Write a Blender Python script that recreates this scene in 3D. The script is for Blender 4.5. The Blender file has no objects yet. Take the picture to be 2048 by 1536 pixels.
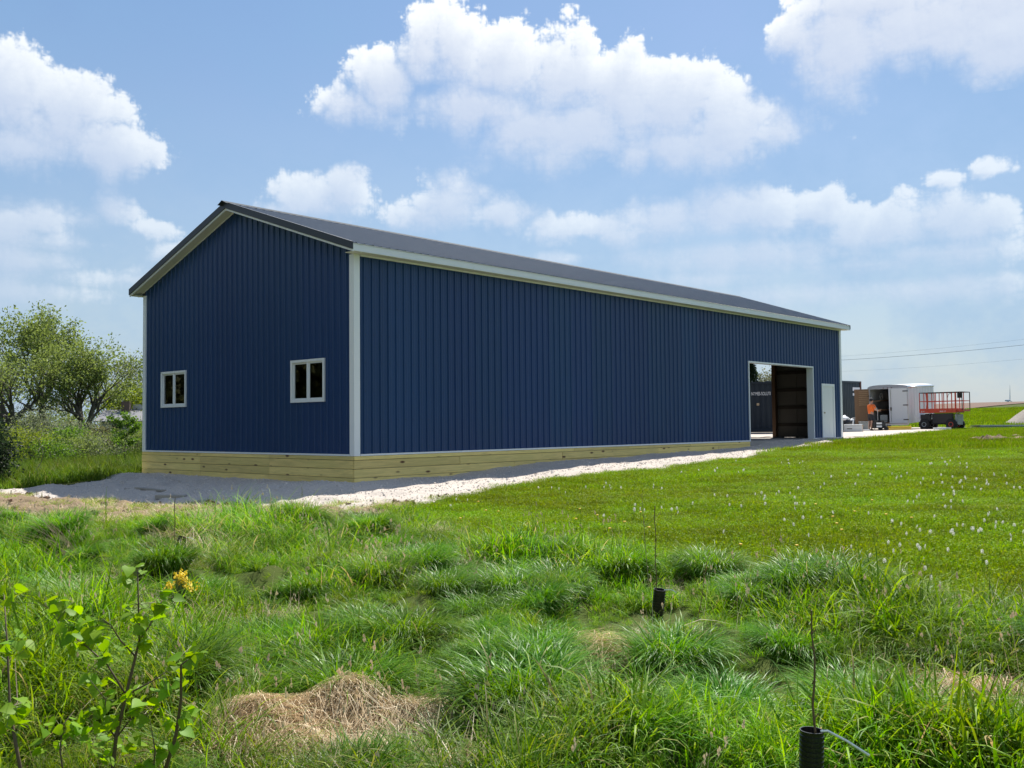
import bpy, bmesh, math, random
import numpy as np
from mathutils import Vector, Matrix, Euler
R = math.radians
scn = bpy.context.scene
COL = scn.collection

# ------------------------------------------------------------------ camera
# world axes follow the barn: +X along its long wall, +Y along its gable, z=0 at the foot of the siding
CAM = np.array([-12.9364, -16.332, 0.5601]); FPX = 1933.05; YAW = 0.7391
FW = np.array([0.73838357, 0.67299275, 0.04324888])
RT = np.array([0.67390059, -0.73875889, -0.00965905])
UP = np.array([-0.02545002, -0.03627753, 0.99901764])
cam_d = bpy.data.cameras.new('camera'); cam = bpy.data.objects.new('camera', cam_d); COL.objects.link(cam)
cam_d.sensor_width = 36; cam_d.lens = FPX / 2048 * 36; cam_d.clip_start = .05; cam_d.clip_end = 12000
cam.matrix_world = Matrix(((RT[0], UP[0], -FW[0], CAM[0]), (RT[1], UP[1], -FW[1], CAM[1]), (RT[2], UP[2], -FW[2], CAM[2]), (0, 0, 0, 1)))
cam_d.dof.use_dof = False
scn.camera = cam

# ------------------------------------------------------------------ sun, sky, exposure
SUN_EL, SUN_AZ = 54.0, 24.0            # azimuth measured from +X towards +Y
sun_d = bpy.data.lights.new('sun', 'SUN'); sun = bpy.data.objects.new('sun', sun_d); COL.objects.link(sun)
sun_d.energy = 3.4; sun_d.angle = R(.53); sun_d.color = (1, .955, .88)
sdir = Vector((math.cos(R(SUN_EL)) * math.cos(R(SUN_AZ)), math.cos(R(SUN_EL)) * math.sin(R(SUN_AZ)), math.sin(R(SUN_EL))))
sun.rotation_euler = sdir.to_track_quat('Z', 'Y').to_euler(); sun.location = (60, 10, 90)
SKY_STR = .06

def ray(px, py):
    return FW + RT * ((px - 1024) / FPX) - UP * ((py - 768) / FPX)

def cloud_layer(NW, NH, yaw, pxdir):
    """returns alpha, tone arrays (NH,NW); row 0 = horizon; covers az -pi..pi, el 0..pi/2"""
    rng=np.random.default_rng(5)
    def vnoise(cx,cy):
        g=rng.random((cy+2,cx)).astype(np.float32)
        x=np.arange(NW,dtype=np.float32)*(cx/NW); y=np.arange(NH,dtype=np.float32)*(cy/NH)
        xi=x.astype(int); yi=y.astype(int); fx=x-xi; fy=y-yi
        fx=fx*fx*(3-2*fx); fy=fy*fy*(3-2*fy)
        x1=(xi+1)%cx
        a=g[yi]; b=g[yi+1]
        rows=a*(1-fy[:,None])+b*fy[:,None]
        return rows[:,xi]*(1-fx)+rows[:,x1]*fx
    az=np.linspace(-np.pi,np.pi,NW,endpoint=False,dtype=np.float32)
    el=(np.arange(NH,dtype=np.float32)+.5)*(np.pi/2/NH)
    # blobs: px,py,rx,ry,strength
    B=[(700,212,80,42),(770,165,75,70),(850,110,70,75),(910,95,75,75),(1010,140,110,85),(1120,165,110,95),(1240,190,120,95),(1350,210,125,88),(1450,245,105,78),(1560,265,95,45),(950,215,200,60),(1150,260,240,80),(1350,295,190,50),
       (40,190,95,80),(125,255,110,80),(225,300,105,58),(60,300,150,45),(20,160,60,45),
       (1590,75,50,42),(1690,90,100,105),(1850,50,190,80),(2020,70,120,60),(1740,0,130,70),(1980,-30,160,70),
       (620,405,110,48),(692,388,48,45),(560,420,60,30),(900,410,90,62),(990,430,95,40),(850,440,80,40),
       (1330,440,110,45),(1450,425,110,42),(1540,425,75,45),(1640,420,60,42),(1240,475,60,30),
       (1790,455,120,55),(1900,440,110,52),(1990,430,45,42),(1700,475,60,30),(1895,357,34,16),(1985,340,42,18),
       (230,425,62,40),(290,455,65,22),(50,445,95,38),(130,485,110,28),(180,440,50,35),(1600,590,260,26),(1860,580,170,25),(1400,560,150,20),(80,590,220,30),(1130,520,70,16),(1740,530,120,25),(560,520,260,26),(1480,515,280,34),(1880,505,200,30),(280,560,240,30),(1160,455,220,30),(1250,640,300,24),(60,520,160,28)]
    D=np.full((NH,NW),-1.,np.float32)
    def add(a,e,ra,re,s):
        nonlocal D
        ra=ra/np.cos(min(e,1.4))
        i0=int((a-1.3*ra+np.pi)/(2*np.pi)*NW); i1=int((a+1.3*ra+np.pi)/(2*np.pi)*NW)+1
        j0=max(0,int((e-1.3*re)/(np.pi/2)*NH)); j1=min(NH,int((e+1.3*re)/(np.pi/2)*NH)+1)
        if j1<=j0: return
        idx=np.arange(i0,i1)%NW
        X=((np.arange(i0,i1)/NW*2*np.pi-np.pi)-a)/ra
        Y=(el[j0:j1]-e)/re
        R=np.sqrt(X[None]**2+Y[:,None]**2)
        f=(1-R)*s
        D[j0:j1,idx]=np.maximum(D[j0:j1,idx],f)
    for px,py,rx,ry in B:
        d=pxdir(px,py); d=d/np.linalg.norm(d)
        add(np.arctan2(d[1],d[0]),np.arcsin(d[2]),rx/1933*1.08,ry/1933*1.12,min(1.,.35+ry/110))
    # the same kind of cumulus carried on round the rest of the sky
    r2=np.random.default_rng(11)
    for k in range(110):
        a=r2.uniform(-np.pi,np.pi); e=np.arcsin(r2.uniform(.05,.85))
        rel=(a-yaw+np.pi)%(2*np.pi)-np.pi
        if abs(rel)<.8 and e<.8: continue
        w=r2.uniform(.05,.16)
        for q in range(4):
            add((a+r2.normal(0,w*.9)+np.pi)%(2*np.pi)-np.pi,max(.03,e+r2.normal(0,w*.25)),w*r2.uniform(.5,1),w*r2.uniform(.3,.6),min(1,.35+w*8))
    bil=np.zeros_like(D); amp=1;tot=0
    for c in (72,144,288,576,1152,2304,4608):
        n=vnoise(c,max(4,c//4)); bil+=amp*np.abs(2*n-1); tot+=amp; amp*=.68
    bil/=tot
    wis=np.zeros_like(D);amp=1;tot=0
    for c in (24,48,96,192,384,768,1536,3072):
        wis+=amp*vnoise(c,max(4,c//3));tot+=amp;amp*=.68
    wis/=tot
    F=D*1.0+.19+(bil-.42)*1.35+(wis-.5)*.8
    dens=np.clip(F,0,.7)
    st=max(1,int(.005*NH/(np.pi/2)))
    od=np.zeros_like(D)
    for k in range(1,14):
        dy=int(st*k); dx=int(st*k*.5)
        sh=np.roll(dens,dx,axis=1)
        od[:NH-dy]+=sh[dy:]
    lit=np.exp(-od*.40)
    # relief: small lumps turned to the sun or away from it
    rel=np.zeros_like(D)
    for dy,dx,w in ((2,1,.5),(4,2,.35),(9,5,.3)):
        g=np.zeros_like(D); g[:NH-dy]=F[:NH-dy]-np.roll(F,dx,axis=1)[dy:]; rel+=w*g
    soft=.13+.72*np.clip(1-lit,0,1)**1.6+.22*(1-np.clip(el/.42,0,1)[:,None])
    alpha=np.clip(F/soft,0,1); alpha=alpha*alpha*(3-2*alpha)
    tone=.16+.80*lit+np.clip(rel,-.5,.5)*.75*(.35+.65*lit)+(wis-.5)*.25
    hz=np.clip(el/.40,0,1)[:,None]
    alpha=alpha*(.25+.75*hz**1.3)
    # thin high veil, stronger low down
    veil=np.clip((wis-.33)*2.2,0,1)*(.85-.40*hz)
    return alpha, np.clip(tone,0,1), veil, el


world = bpy.data.worlds.new('World'); scn.world = world; world.use_nodes = True
def build_world():
    NW, NH = 6144, 1536
    al, tone, veil, el = cloud_layer(NW, NH, YAW, ray)
    img = bpy.data.images.new('cloud_cover', NW, NH, float_buffer=True, is_data=True)
    buf = np.ones((NH, NW, 4), np.float32); buf[..., 0] = al; buf[..., 1] = tone; buf[..., 2] = veil
    img.pixels.foreach_set(buf.ravel()); img.update()
    nt = world.node_tree; N = nt.nodes; N.clear(); Lk = nt.links.new
    out = N.new('ShaderNodeOutputWorld'); bg = N.new('ShaderNodeBackground'); bg.inputs[1].default_value = SKY_STR
    sky = N.new('ShaderNodeTexSky'); sky.sky_type = 'NISHITA'; sky.sun_disc = False
    sky.sun_elevation = R(SUN_EL); sky.sun_rotation = R(90 - SUN_AZ); sky.air_density = 1.0; sky.dust_density = .6; sky.ozone_density = 1.3; sky.altitude = 200
    tc = N.new('ShaderNodeTexCoord'); sep = N.new('ShaderNodeSeparateXYZ'); Lk(tc.outputs['Generated'], sep.inputs[0])
    def M(op, a, b=None, clamp=False):
        m = N.new('ShaderNodeMath'); m.operation = op; m.use_clamp = clamp
        for i, v in enumerate((a, b)):
            if v is None: continue
            if isinstance(v, (int, float)): m.inputs[i].default_value = v
            else: Lk(v, m.inputs[i])
        return m.outputs[0]
    u = M('ADD', M('DIVIDE', M('ARCTAN2', sep.outputs[1], sep.outputs[0]), 2 * math.pi), .5)
    v = M('DIVIDE', M('ARCSINE', sep.outputs[2]), math.pi / 2)
    cmb = N.new('ShaderNodeCombineXYZ'); Lk(u, cmb.inputs[0]); Lk(v, cmb.inputs[1])
    tex = N.new('ShaderNodeTexImage'); tex.image = img; tex.extension = 'EXTEND'; Lk(cmb.outputs[0], tex.inputs[0])
    sat = N.new('ShaderNodeHueSaturation'); sat.inputs['Saturation'].default_value = 1.26; sat.inputs['Value'].default_value = .93; Lk(sky.outputs[0], sat.inputs['Color'])
    s2 = N.new('ShaderNodeSeparateColor'); Lk(tex.outputs[0], s2.inputs[0])
    above = M('MULTIPLY', M('ADD', v, .002), 400, True)
    def mix(fac, a, b):
        m = N.new('ShaderNodeMix'); m.data_type = 'RGBA'; Lk(fac, m.inputs[0]) if not isinstance(fac, float) else setattr(m.inputs[0], 'default_value', fac)
        for i, c in ((6, a), (7, b)):
            if isinstance(c, tuple): m.inputs[i].default_value = (*c, 1)
            else: Lk(c, m.inputs[i])
        return m.outputs[2]
    k = 1 / SKY_STR
    S = lambda r, g, b: (r * k, g * k, b * k)
    # a hazy spring sky: the clear sky is lightened by moisture, most of all low down
    low = M('POWER', M('SUBTRACT', 1.0, M('MULTIPLY', v, 2.35, True), True), 1.6)
    base = mix(M('ADD', M('MULTIPLY', low, .82), .02), sat.outputs[0], S(.215, .252, .295))
    base = mix(s2.outputs[2], base, S(.125, .215, .34))
    shade = mix(s2.outputs[1], S(.270, .308, .385), S(.465, .48, .485))
    fin = mix(M('MULTIPLY', s2.outputs[0], above), base, shade)
    Lk(fin, bg.inputs[0]); Lk(bg.outputs[0], out.inputs[0])
build_world()
scn.view_settings.view_transform = 'Standard'; scn.view_settings.look = 'None'; scn.view_settings.gamma = 1; scn.view_settings.exposure = 1.18
scn.view_settings.use_curve_mapping = False
scn.render.engine = 'CYCLES'
cy = scn.cycles
cy.max_bounces = 6; cy.diffuse_bounces = 3; cy.glossy_bounces = 3; cy.transmission_bounces = 4; cy.transparent_max_bounces = 8
cy.use_denoising = True; cy.sample_clamp_indirect = 6

# ------------------------------------------------------------------ helpers
rng = np.random.default_rng(7); rnd = random.Random(7)
MATS = {}
def mat(name, col, rough=.6, metal=0., var=0., vscale=3., bump=0., bscale=40., spec=.5, coat=0., col2=None, stretch=None, transl=0., inst=0., tint=None, patchy=0.):
    """principled material; var mixes towards col2 by noise, tint reads a per-vertex mark, inst a per-copy one"""
    if name in MATS: return MATS[name]
    m = bpy.data.materials.new(name); m.use_nodes = True; nt = m.node_tree; N = nt.nodes; L = nt.links.new
    b = N['Principled BSDF']; b.inputs['Roughness'].default_value = rough; b.inputs['Metallic'].default_value = metal
    b.inputs['Specular IOR Level'].default_value = spec; b.inputs['Coat Weight'].default_value = coat
    tc = N.new('ShaderNodeTexCoord'); vec = tc.outputs['Object']
    if stretch:
        mp = N.new('ShaderNodeMapping'); mp.inputs['Scale'].default_value = stretch; L(vec, mp.inputs[0]); vec = mp.outputs[0]
    rgb = N.new('ShaderNodeRGB'); rgb.outputs[0].default_value = (*col, 1); src = rgb.outputs[0]
    def mix(fac, a, c, fv=None):
        x = N.new('ShaderNodeMix'); x.data_type = 'RGBA'; L(a, x.inputs[6])
        if isinstance(c, tuple): x.inputs[7].default_value = (*c, 1)
        else: L(c, x.inputs[7])
        L(fac, x.inputs[0]); return x.outputs[2]
    if var:
        n = N.new('ShaderNodeTexNoise'); n.inputs['Scale'].default_value = vscale; n.inputs['Detail'].default_value = 6; n.inputs['Roughness'].default_value = .62; L(vec, n.inputs[0])
        r = N.new('ShaderNodeMapRange'); r.inputs[1].default_value = .5 - .28; r.inputs[2].default_value = .5 + .28; r.inputs[4].default_value = var; L(n.outputs[0], r.inputs[0])
        src = mix(r.outputs[0], src, col2 or tuple(c * .5 for c in col))
    if tint:
        at = N.new('ShaderNodeAttribute'); at.attribute_name = 'tint'
        cr = N.new('ShaderNodeValToRGB'); cr.color_ramp.elements.remove(cr.color_ramp.elements[0])
        for i, (p, c) in enumerate(tint):
            e = cr.color_ramp.elements[0] if i == 0 else cr.color_ramp.elements.new(p)
            e.position = p; e.color = (*c, 1)
        L(at.outputs['Fac'], cr.inputs[0]); src = cr.outputs[0]
    if inst:
        oi = N.new('ShaderNodeObjectInfo')
        hs = N.new('ShaderNodeHueSaturation'); L(src, hs.inputs['Color'])
        r = N.new('ShaderNodeMapRange'); r.inputs[3].default_value = 1 - inst; r.inputs[4].default_value = 1 + inst; L(oi.outputs['Random'], r.inputs[0]); L(r.outputs[0], hs.inputs['Value'])
        r2 = N.new('ShaderNodeMapRange'); r2.inputs[3].default_value = .5 - inst * .07; r2.inputs[4].default_value = .5 + inst * .05
        ml = N.new('ShaderNodeMath'); ml.operation = 'FRACT'; m2 = N.new('ShaderNodeMath'); m2.operation = 'MULTIPLY'; m2.inputs[1].default_value = 17.3
        L(oi.outputs['Random'], m2.inputs[0]); L(m2.outputs[0], ml.inputs[0]); L(ml.outputs[0], r2.inputs[0]); L(r2.outputs[0], hs.inputs['Hue'])
        src = hs.outputs[0]
    if patchy:
        ge = N.new('ShaderNodeNewGeometry')
        for sc_, am, hu in ((.42, patchy, .012), (2.3, patchy * .7, .010)):
            n = N.new('ShaderNodeTexNoise'); n.inputs['Scale'].default_value = sc_; n.inputs['Detail'].default_value = 3; L(ge.outputs['Position'], n.inputs[0])
            hs = N.new('ShaderNodeHueSaturation'); L(src, hs.inputs['Color'])
            for key, lo, hi in (('Value', 1 - am, 1 + am), ('Hue', .5 - hu, .5 + hu)):
                r = N.new('ShaderNodeMapRange'); r.inputs[1].default_value = .3; r.inputs[2].default_value = .7; r.inputs[3].default_value = lo; r.inputs[4].default_value = hi; L(n.outputs[0], r.inputs[0]); L(r.outputs[0], hs.inputs[key])
            src = hs.outputs[0]
    L(src, b.inputs['Base Color'])
    if bump:
        n = N.new('ShaderNodeTexNoise'); n.inputs['Scale'].default_value = bscale; n.inputs['Detail'].default_value = 5; L(vec, n.inputs[0])
        bp = N.new('ShaderNodeBump'); bp.inputs['Strength'].default_value = bump; bp.inputs['Distance'].default_value = .02; L(n.outputs[0], bp.inputs['Height']); L(bp.outputs[0], b.inputs['Normal'])
    if transl:
        t = N.new('ShaderNodeBsdfTranslucent'); ms = N.new('ShaderNodeMixShader'); ms.inputs[0].default_value = transl
        hs = N.new('ShaderNodeHueSaturation'); hs.inputs['Value'].default_value = 1.5; hs.inputs['Saturation'].default_value = 1.1; hs.inputs['Hue'].default_value = .485; L(src, hs.inputs['Color']); L(hs.outputs[0], t.inputs[0])
        L(b.outputs[0], ms.inputs[1]); L(t.outputs[0], ms.inputs[2]); L(ms.outputs[0], N['Material Output'].inputs[0])
    MATS[name] = m
    return m

class MB:
    """gathers faces in world coordinates, then links them as one mesh object"""
    def __init__(s): s.v = []; s.f = []; s.t = []
    def add(s, vs, fs, tint=None):
        o = len(s.v); s.v += [tuple(map(float, p)) for p in vs]; s.f += [tuple(i + o for i in f) for f in fs]
        s.t += [tint if tint is not None else 0.] * len(vs); return s
    def box(s, lo, hi, M=None):
        x0, y0, z0 = lo; x1, y1, z1 = hi
        v = [(x0, y0, z0), (x1, y0, z0), (x1, y1, z0), (x0, y1, z0), (x0, y0, z1), (x1, y0, z1), (x1, y1, z1), (x0, y1, z1)]
        if M is not None: v = [M @ Vector(p) for p in v]
        return s.add(v, [(0, 3, 2, 1), (4, 5, 6, 7), (0, 1, 5, 4), (1, 2, 6, 5), (2, 3, 7, 6), (3, 0, 4, 7)])
    def prism(s, poly, h, M):
        """poly in local xy pushed along local z from 0 to h"""
        n = len(poly); v = [M @ Vector((p[0], p[1], 0)) for p in poly] + [M @ Vector((p[0], p[1], h)) for p in poly]
        return s.add(v, [tuple(range(n))[::-1], tuple(range(n, 2 * n))] + [(i, (i + 1) % n, n + (i + 1) % n, n + i) for i in range(n)])
    def tube(s, pts, rad, n=6, cap=True, tint=None):
        pts = [Vector(p) for p in pts]; rad = [rad] * len(pts) if isinstance(rad, (int, float)) else rad
        vs = []; ref = None
        for i, p in enumerate(pts):
            d = (pts[min(i + 1, len(pts) - 1)] - pts[max(i - 1, 0)]).normalized()
            if ref is None: ref = Vector((0, 0, 1)) if abs(d.z) < .9 else Vector((1, 0, 0))
            a = d.cross(ref).normalized(); b = a.cross(d).normalized(); ref = b if abs(d.dot(b)) < .9 else ref
            for k in range(n):
                t = 2 * math.pi * k / n; vs.append(p + (a * math.cos(t) + b * math.sin(t)) * rad[i])
        fs = [(i * n + k, i * n + (k + 1) % n, (i + 1) * n + (k + 1) % n, (i + 1) * n + k) for i in range(len(pts) - 1) for k in range(n)]
        if cap: fs += [tuple(range(n))[::-1], tuple(range((len(pts) - 1) * n, len(pts) * n))]
        return s.add(vs, fs, tint)
    def lathe(s, prof, M=None, n=16, caps=True):
        """prof: (radius, z) pairs turned about local z"""
        M = M or Matrix(); vs = [M @ Vector((r * math.cos(2 * math.pi * k / n), r * math.sin(2 * math.pi * k / n), z)) for r, z in prof for k in range(n)]
        m = len(prof); fs = [(i * n + k, i * n + (k + 1) % n, (i + 1) * n + (k + 1) % n, (i + 1) * n + k) for i in range(m - 1) for k in range(n)]
        if caps: fs += [tuple(range(n))[::-1], tuple(range((m - 1) * n, m * n))]
        return s.add(vs, fs)
    def blob(s, c, r, seed=0, rough=.15, sub=2):
        bm = bmesh.new(); bmesh.ops.create_icosphere(bm, subdivisions=sub, radius=1); g = random.Random(seed)
        r = (r, r, r) if isinstance(r, (int, float)) else r
        ph = [g.uniform(0, 6.3) for _ in range(6)]
        vs = []
        for v in bm.verts:
            k = 1 + rough * (math.sin(3 * v.co.x + ph[0]) + math.sin(4 * v.co.y + ph[1]) + math.sin(5 * v.co.z + ph[2])) / 2 + rough * .5 * g.uniform(-1, 1)
            vs.append((c[0] + v.co.x * r[0] * k, c[1] + v.co.y * r[1] * k, c[2] + v.co.z * r[2] * k))
        fs = [tuple(v.index for v in f.verts) for f in bm.faces]; bm.free()
        return s.add(vs, fs)
    def build(s, name, m, parent=None, smooth=False, bevel=0., label=None, cat=None, group=None, kind=None):
        me = bpy.data.meshes.new(name); vs = s.v
        if parent is not None:
            W = world_mat(parent).inverted(); vs = [W @ Vector(p) for p in vs]
        me.from_pydata(vs, [], s.f); me.materials.append(m)
        if any(s.t): at = me.attributes.new('tint', 'FLOAT', 'POINT'); at.data.foreach_set('value', s.t)
        if smooth: me.polygons.foreach_set('use_smooth', [True] * len(me.polygons))
        o = link(name, me, parent)
        if bevel:
            b = o.modifiers.new('bevel', 'BEVEL'); b.width = bevel; b.segments = 1; b.limit_method = 'ANGLE'
        return tag(o, label, cat, group, kind)
def world_mat(o):
    m = Matrix.LocRotScale(o.location, o.rotation_euler, o.scale)
    return world_mat(o.parent) @ m if o.parent else m
def link(name, data, parent=None):
    o = bpy.data.objects.new(name, data); COL.objects.link(o)
    if parent is not None: o.parent = parent
    return o
def tag(o, label=None, cat=None, group=None, kind=None):
    for k, v in (('label', label), ('category', cat), ('group', group), ('kind', kind)):
        if v: o[k] = v
    return o
def thing(name, label, cat, loc=(0, 0, 0), rz=0., group=None, rx=0., ry=0.):
    o = link(name, None); o.empty_display_size = .1; o.location = loc; o.rotation_euler = (rx, ry, rz); return tag(o, label, cat, group)
def np_mesh(name, V, F, m, parent=None, tint=None, smooth=False):
    """V (n,3) array, F (k,4) or (k,3) int array"""
    me = bpy.data.meshes.new(name); V = np.asarray(V, np.float32); F = np.asarray(F, np.int32)
    me.vertices.add(len(V)); me.vertices.foreach_set('co', V.ravel())
    k = F.shape[1]; me.loops.add(F.size); me.loops.foreach_set('vertex_index', F.ravel())
    me.polygons.add(len(F)); me.polygons.foreach_set('loop_start', np.arange(len(F), dtype=np.int32) * k)
    me.update(calc_edges=True)
    if smooth: me.polygons.foreach_set('use_smooth', np.ones(len(F), bool))
    if tint is not None: at = me.attributes.new('tint', 'FLOAT', 'POINT'); at.data.foreach_set('value', np.asarray(tint, np.float32))
    me.materials.append(m)
    return link(name, me, parent)

# smooth value noise for terrain and scattering
_ng = np.random.default_rng(3).random((256, 256))
def noise2(x, y, s):
    x = np.asarray(x, float) / s; y = np.asarray(y, float) / s
    xi = np.floor(x).astype(int); yi = np.floor(y).astype(int); fx = x - xi; fy = y - yi
    fx = fx * fx * (3 - 2 * fx); fy = fy * fy * (3 - 2 * fy)
    g = lambda a, b: _ng[a % 256, b % 256]
    return (g(xi, yi) * (1 - fx) + g(xi + 1, yi) * fx) * (1 - fy) + (g(xi, yi + 1) * (1 - fx) + g(xi + 1, yi + 1) * fx) * fy
def sstep(a, b, x):
    t = np.clip((np.asarray(x, float) - a) / (b - a), 0, 1); return t * t * (3 - 2 * t)

# ------------------------------------------------------------------ lie of the land
BW, BL = 9.2695, 24.5481                      # barn width and length
_ang = np.radians([-180, -60, -30, -18, -10, 0, 14, 28, 45, 70, 180])    # bearing right of the view axis
_dst = np.array([0, 4, 6, 8, 10, 13, 16, 20, 25, 35, 45, 55, 70, 100, 150, 300, 700, 6000.])
_zt = np.array([
    #-180   -60   -30   -18   -10    0     14    28    45    70   180
    [-1.05] * 11,
    [-1.0, -1.20, -1.25, -1.28, -1.30, -1.30, -1.30, -1.30, -1.25, -1.2, -1.0],
    [-1.0, -1.10, -1.12, -1.14, -1.16, -1.16, -1.16, -1.15, -1.10, -1.0, -1.0],
    [-1.0, -.95, -.97, -.98, -1.0, -1.0, -.98, -.96, -.95, -.9, -1.0],
    [-1.0, -.85, -.85, -.85, -.88, -.9, -.88, -.86, -.85, -.8, -1.0],
    [-1.0, -.82, -.82, -.82, -.85, -.82, -.78, -.78, -.78, -.7, -1.0],
    [-1.0, -.85, -.85, -.85, -.84, -.74, -.66, -.64, -.64, -.6, -1.0],
    [-1.0, -.85, -.86, -.80, -.70, -.64, -.52, -.50, -.50, -.5, -1.0],
    [-1.0, -.85, -.88, -.78, -.66, -.55, -.40, -.36, -.36, -.3, -1.0],
    [-1.0, -.95, -.95, -.85, -.60, -.30, -.13, -.10, -.12, -.1, -1.0],
    [-1.0, -1.05, -1.05, -.95, -.60, -.10, -.02, 0.0, -.02, 0., -1.0],
    [-1.0, -1.2, -1.2, -1.05, -.7, -.02, .08, .13, .10, .1, -1.0],
    [-1.0, -1.35, -1.35, -1.2, -.8, .0, .17, .20, .2, .2, -1.0],
    [-1.0, -1.5, -1.5, -1.3, -.9, .1, .45, .75, .8, .8, -1.0],
    [-1.0, -1.5, -1.5, -1.3, -.9, .3, 1.25, 1.65, 1.8, 1.6, -1.0],
    [-1.0, -1.0, -1.0, -1.0, -.5, 1.5, 4.6, 5.7, 5.9, 5., -1.0],
    [-1.0, 0., 0., 0., 1., 3., 6.2, 7.0, 7.2, 6, -1.0],
    [-1.0, 0., 0., 0., 1., 3., 6., 7., 7., 6, -1.0]])
_wx = [0, 2.8, 4.5, 6.4, 8.6, 11, 13.8, 17, 18.6, 22, BL]; _wz = [-.63, -.615, -.50, -.42, -.40, -.35, -.33, -.28, -.12, -.07, -.06]
TALL = None
def height(x, y, rough=True):
    x = np.asarray(x, float); y = np.asarray(y, float)
    dx = x - CAM[0]; dy = y - CAM[1]; d = np.hypot(dx, dy); a = (YAW - np.arctan2(dy, dx) + np.pi) % (2 * np.pi) - np.pi
    ia = np.clip(np.searchsorted(_ang, a) - 1, 0, len(_ang) - 2); ta = np.clip((a - _ang[ia]) / (_ang[ia + 1] - _ang[ia]), 0, 1); ta = ta * ta * (3 - 2 * ta)
    i = np.clip(np.searchsorted(_dst, d, side='right') - 1, 0, len(_dst) - 2)
    t = np.clip((d - _dst[i]) / (_dst[i + 1] - _dst[i]), 0, 1)
    row = lambda k: _zt[np.clip(k, 0, len(_dst) - 1), ia] * (1 - ta) + _zt[np.clip(k, 0, len(_dst) - 1), ia + 1] * ta
    z1 = row(i); z2 = row(i + 1)
    # hermite with finite-difference slopes keeps the ground smooth between the distances
    D = lambda k: _dst[np.clip(k, 0, len(_dst) - 1)]
    m1 = (z2 - row(i - 1)) / np.maximum(D(i + 1) - D(i - 1), 1e-6) * (D(i + 1) - D(i)); m2 = (row(i + 2) - z1) / np.maximum(D(i + 2) - D(i), 1e-6) * (D(i + 1) - D(i))
    t2, t3 = t * t, t * t * t
    z = (2 * t3 - 3 * t2 + 1) * z1 + (t3 - 2 * t2 + t) * m1 + (-2 * t3 + 3 * t2) * z2 + (t3 - t2) * m2
    # banked up to the barn's foot
    cx = np.clip(x, 0, BL); cyy = np.clip(y, 0, BW); dw = np.hypot(x - cx, y - cyy)
    west = np.where(x <= 0, 1., 0.); north = np.where(y >= BW, 1., 0.); east = np.where(x >= BL, 1., 0.)
    hb = np.interp(cx, _wx, _wz); hb = np.where(north > 0, -.66 + .6 * cx / BL, hb); hb = np.where(west > 0, np.interp(cyy, [0, 1.5, BW], [-.63, -.67, -.68]), hb); hb = np.where(east > 0, -.06, hb)
    w = 1 - sstep(.1, 4.5, dw); z = z * (1 - w) + hb * w
    if rough:
        k = np.clip(1 - d / 60, .0, 1) * sstep(.3, 3, dw)
        if TALL is not None:
            q = sstep(-.2, .7, poly_sd(x, y, TALL)) * sstep(2.2, 3.2, d); z = z + q * (.40 * np.clip(.55 * noise2(x + 17, y + 5, .70) + .45 * noise2(x + 7, y + 55, .38) - .44, 0, 1) * 1.5 - .04)
        z = z + k * ((noise2(x, y, 1.7) - .5) * .10 + (noise2(x + 40, y, .6) - .5) * .05)
    return z
def ground_at(px, py):
    """where the line of sight through a spot of the photograph meets the ground"""
    d = ray(px, py); t = np.concatenate([np.arange(2, 30, .02), np.arange(30, 400, .2)])
    P = CAM[None] + d[None] * t[:, None]; below = P[:, 2] < height(P[:, 0], P[:, 1], False)
    k = int(np.argmax(below)) if below.any() else len(t) - 1
    return P[k]
def spot(px, D, dz=0.):
    """ground point at depth D in the direction of a photo column"""
    p = CAM + ray(px, 845) * D; return Vector((p[0], p[1], float(height(p[0], p[1], False)) + dz))
def at(px, py, D): return Vector(CAM + ray(px, py) * D)
def poly_sd(x, y, poly):
    """signed distance to a polygon, positive inside"""
    P = np.asarray(poly)[:, :2]; x = np.asarray(x, float); y = np.asarray(y, float)
    dmin = np.full(x.shape, 1e9); ins = np.zeros(x.shape, bool)
    for i in range(len(P)):
        a = P[i]; b = P[(i + 1) % len(P)]; e = b - a; L2 = (e ** 2).sum() + 1e-12
        t = np.clip(((x - a[0]) * e[0] + (y - a[1]) * e[1]) / L2, 0, 1)
        dmin = np.minimum(dmin, np.hypot(x - a[0] - t * e[0], y - a[1] - t * e[1]))
        c = (a[1] > y) != (b[1] > y)
        ins ^= c & (x < (b[0] - a[0]) * (y - a[1]) / (b[1] - a[1] + 1e-15) + a[0])
    return np.where(ins, dmin, -dmin)

# ------------------------------------------------------------------ ground
M_soil = mat('meadow_soil', (.050, .085, .010), .95, var=.75, vscale=1.1, col2=(.085, .080, .030), bump=.5, bscale=18, spec=.1)
M_gravel = mat('limestone_gravel', (.63, .56, .49), .95, var=.75, vscale=24, col2=(.34, .30, .265), bump=.9, bscale=34, spec=.15)
M_dirt = mat('bare_dirt', (.30, .225, .145), .95, var=.8, vscale=3.5, col2=(.16, .115, .07), bump=1, bscale=22, spec=.1)
M_plough = mat('ploughed_earth', (.185, .130, .10), .95, var=.6, vscale=.02, col2=(.15, .105, .085), spec=.1)

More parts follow.
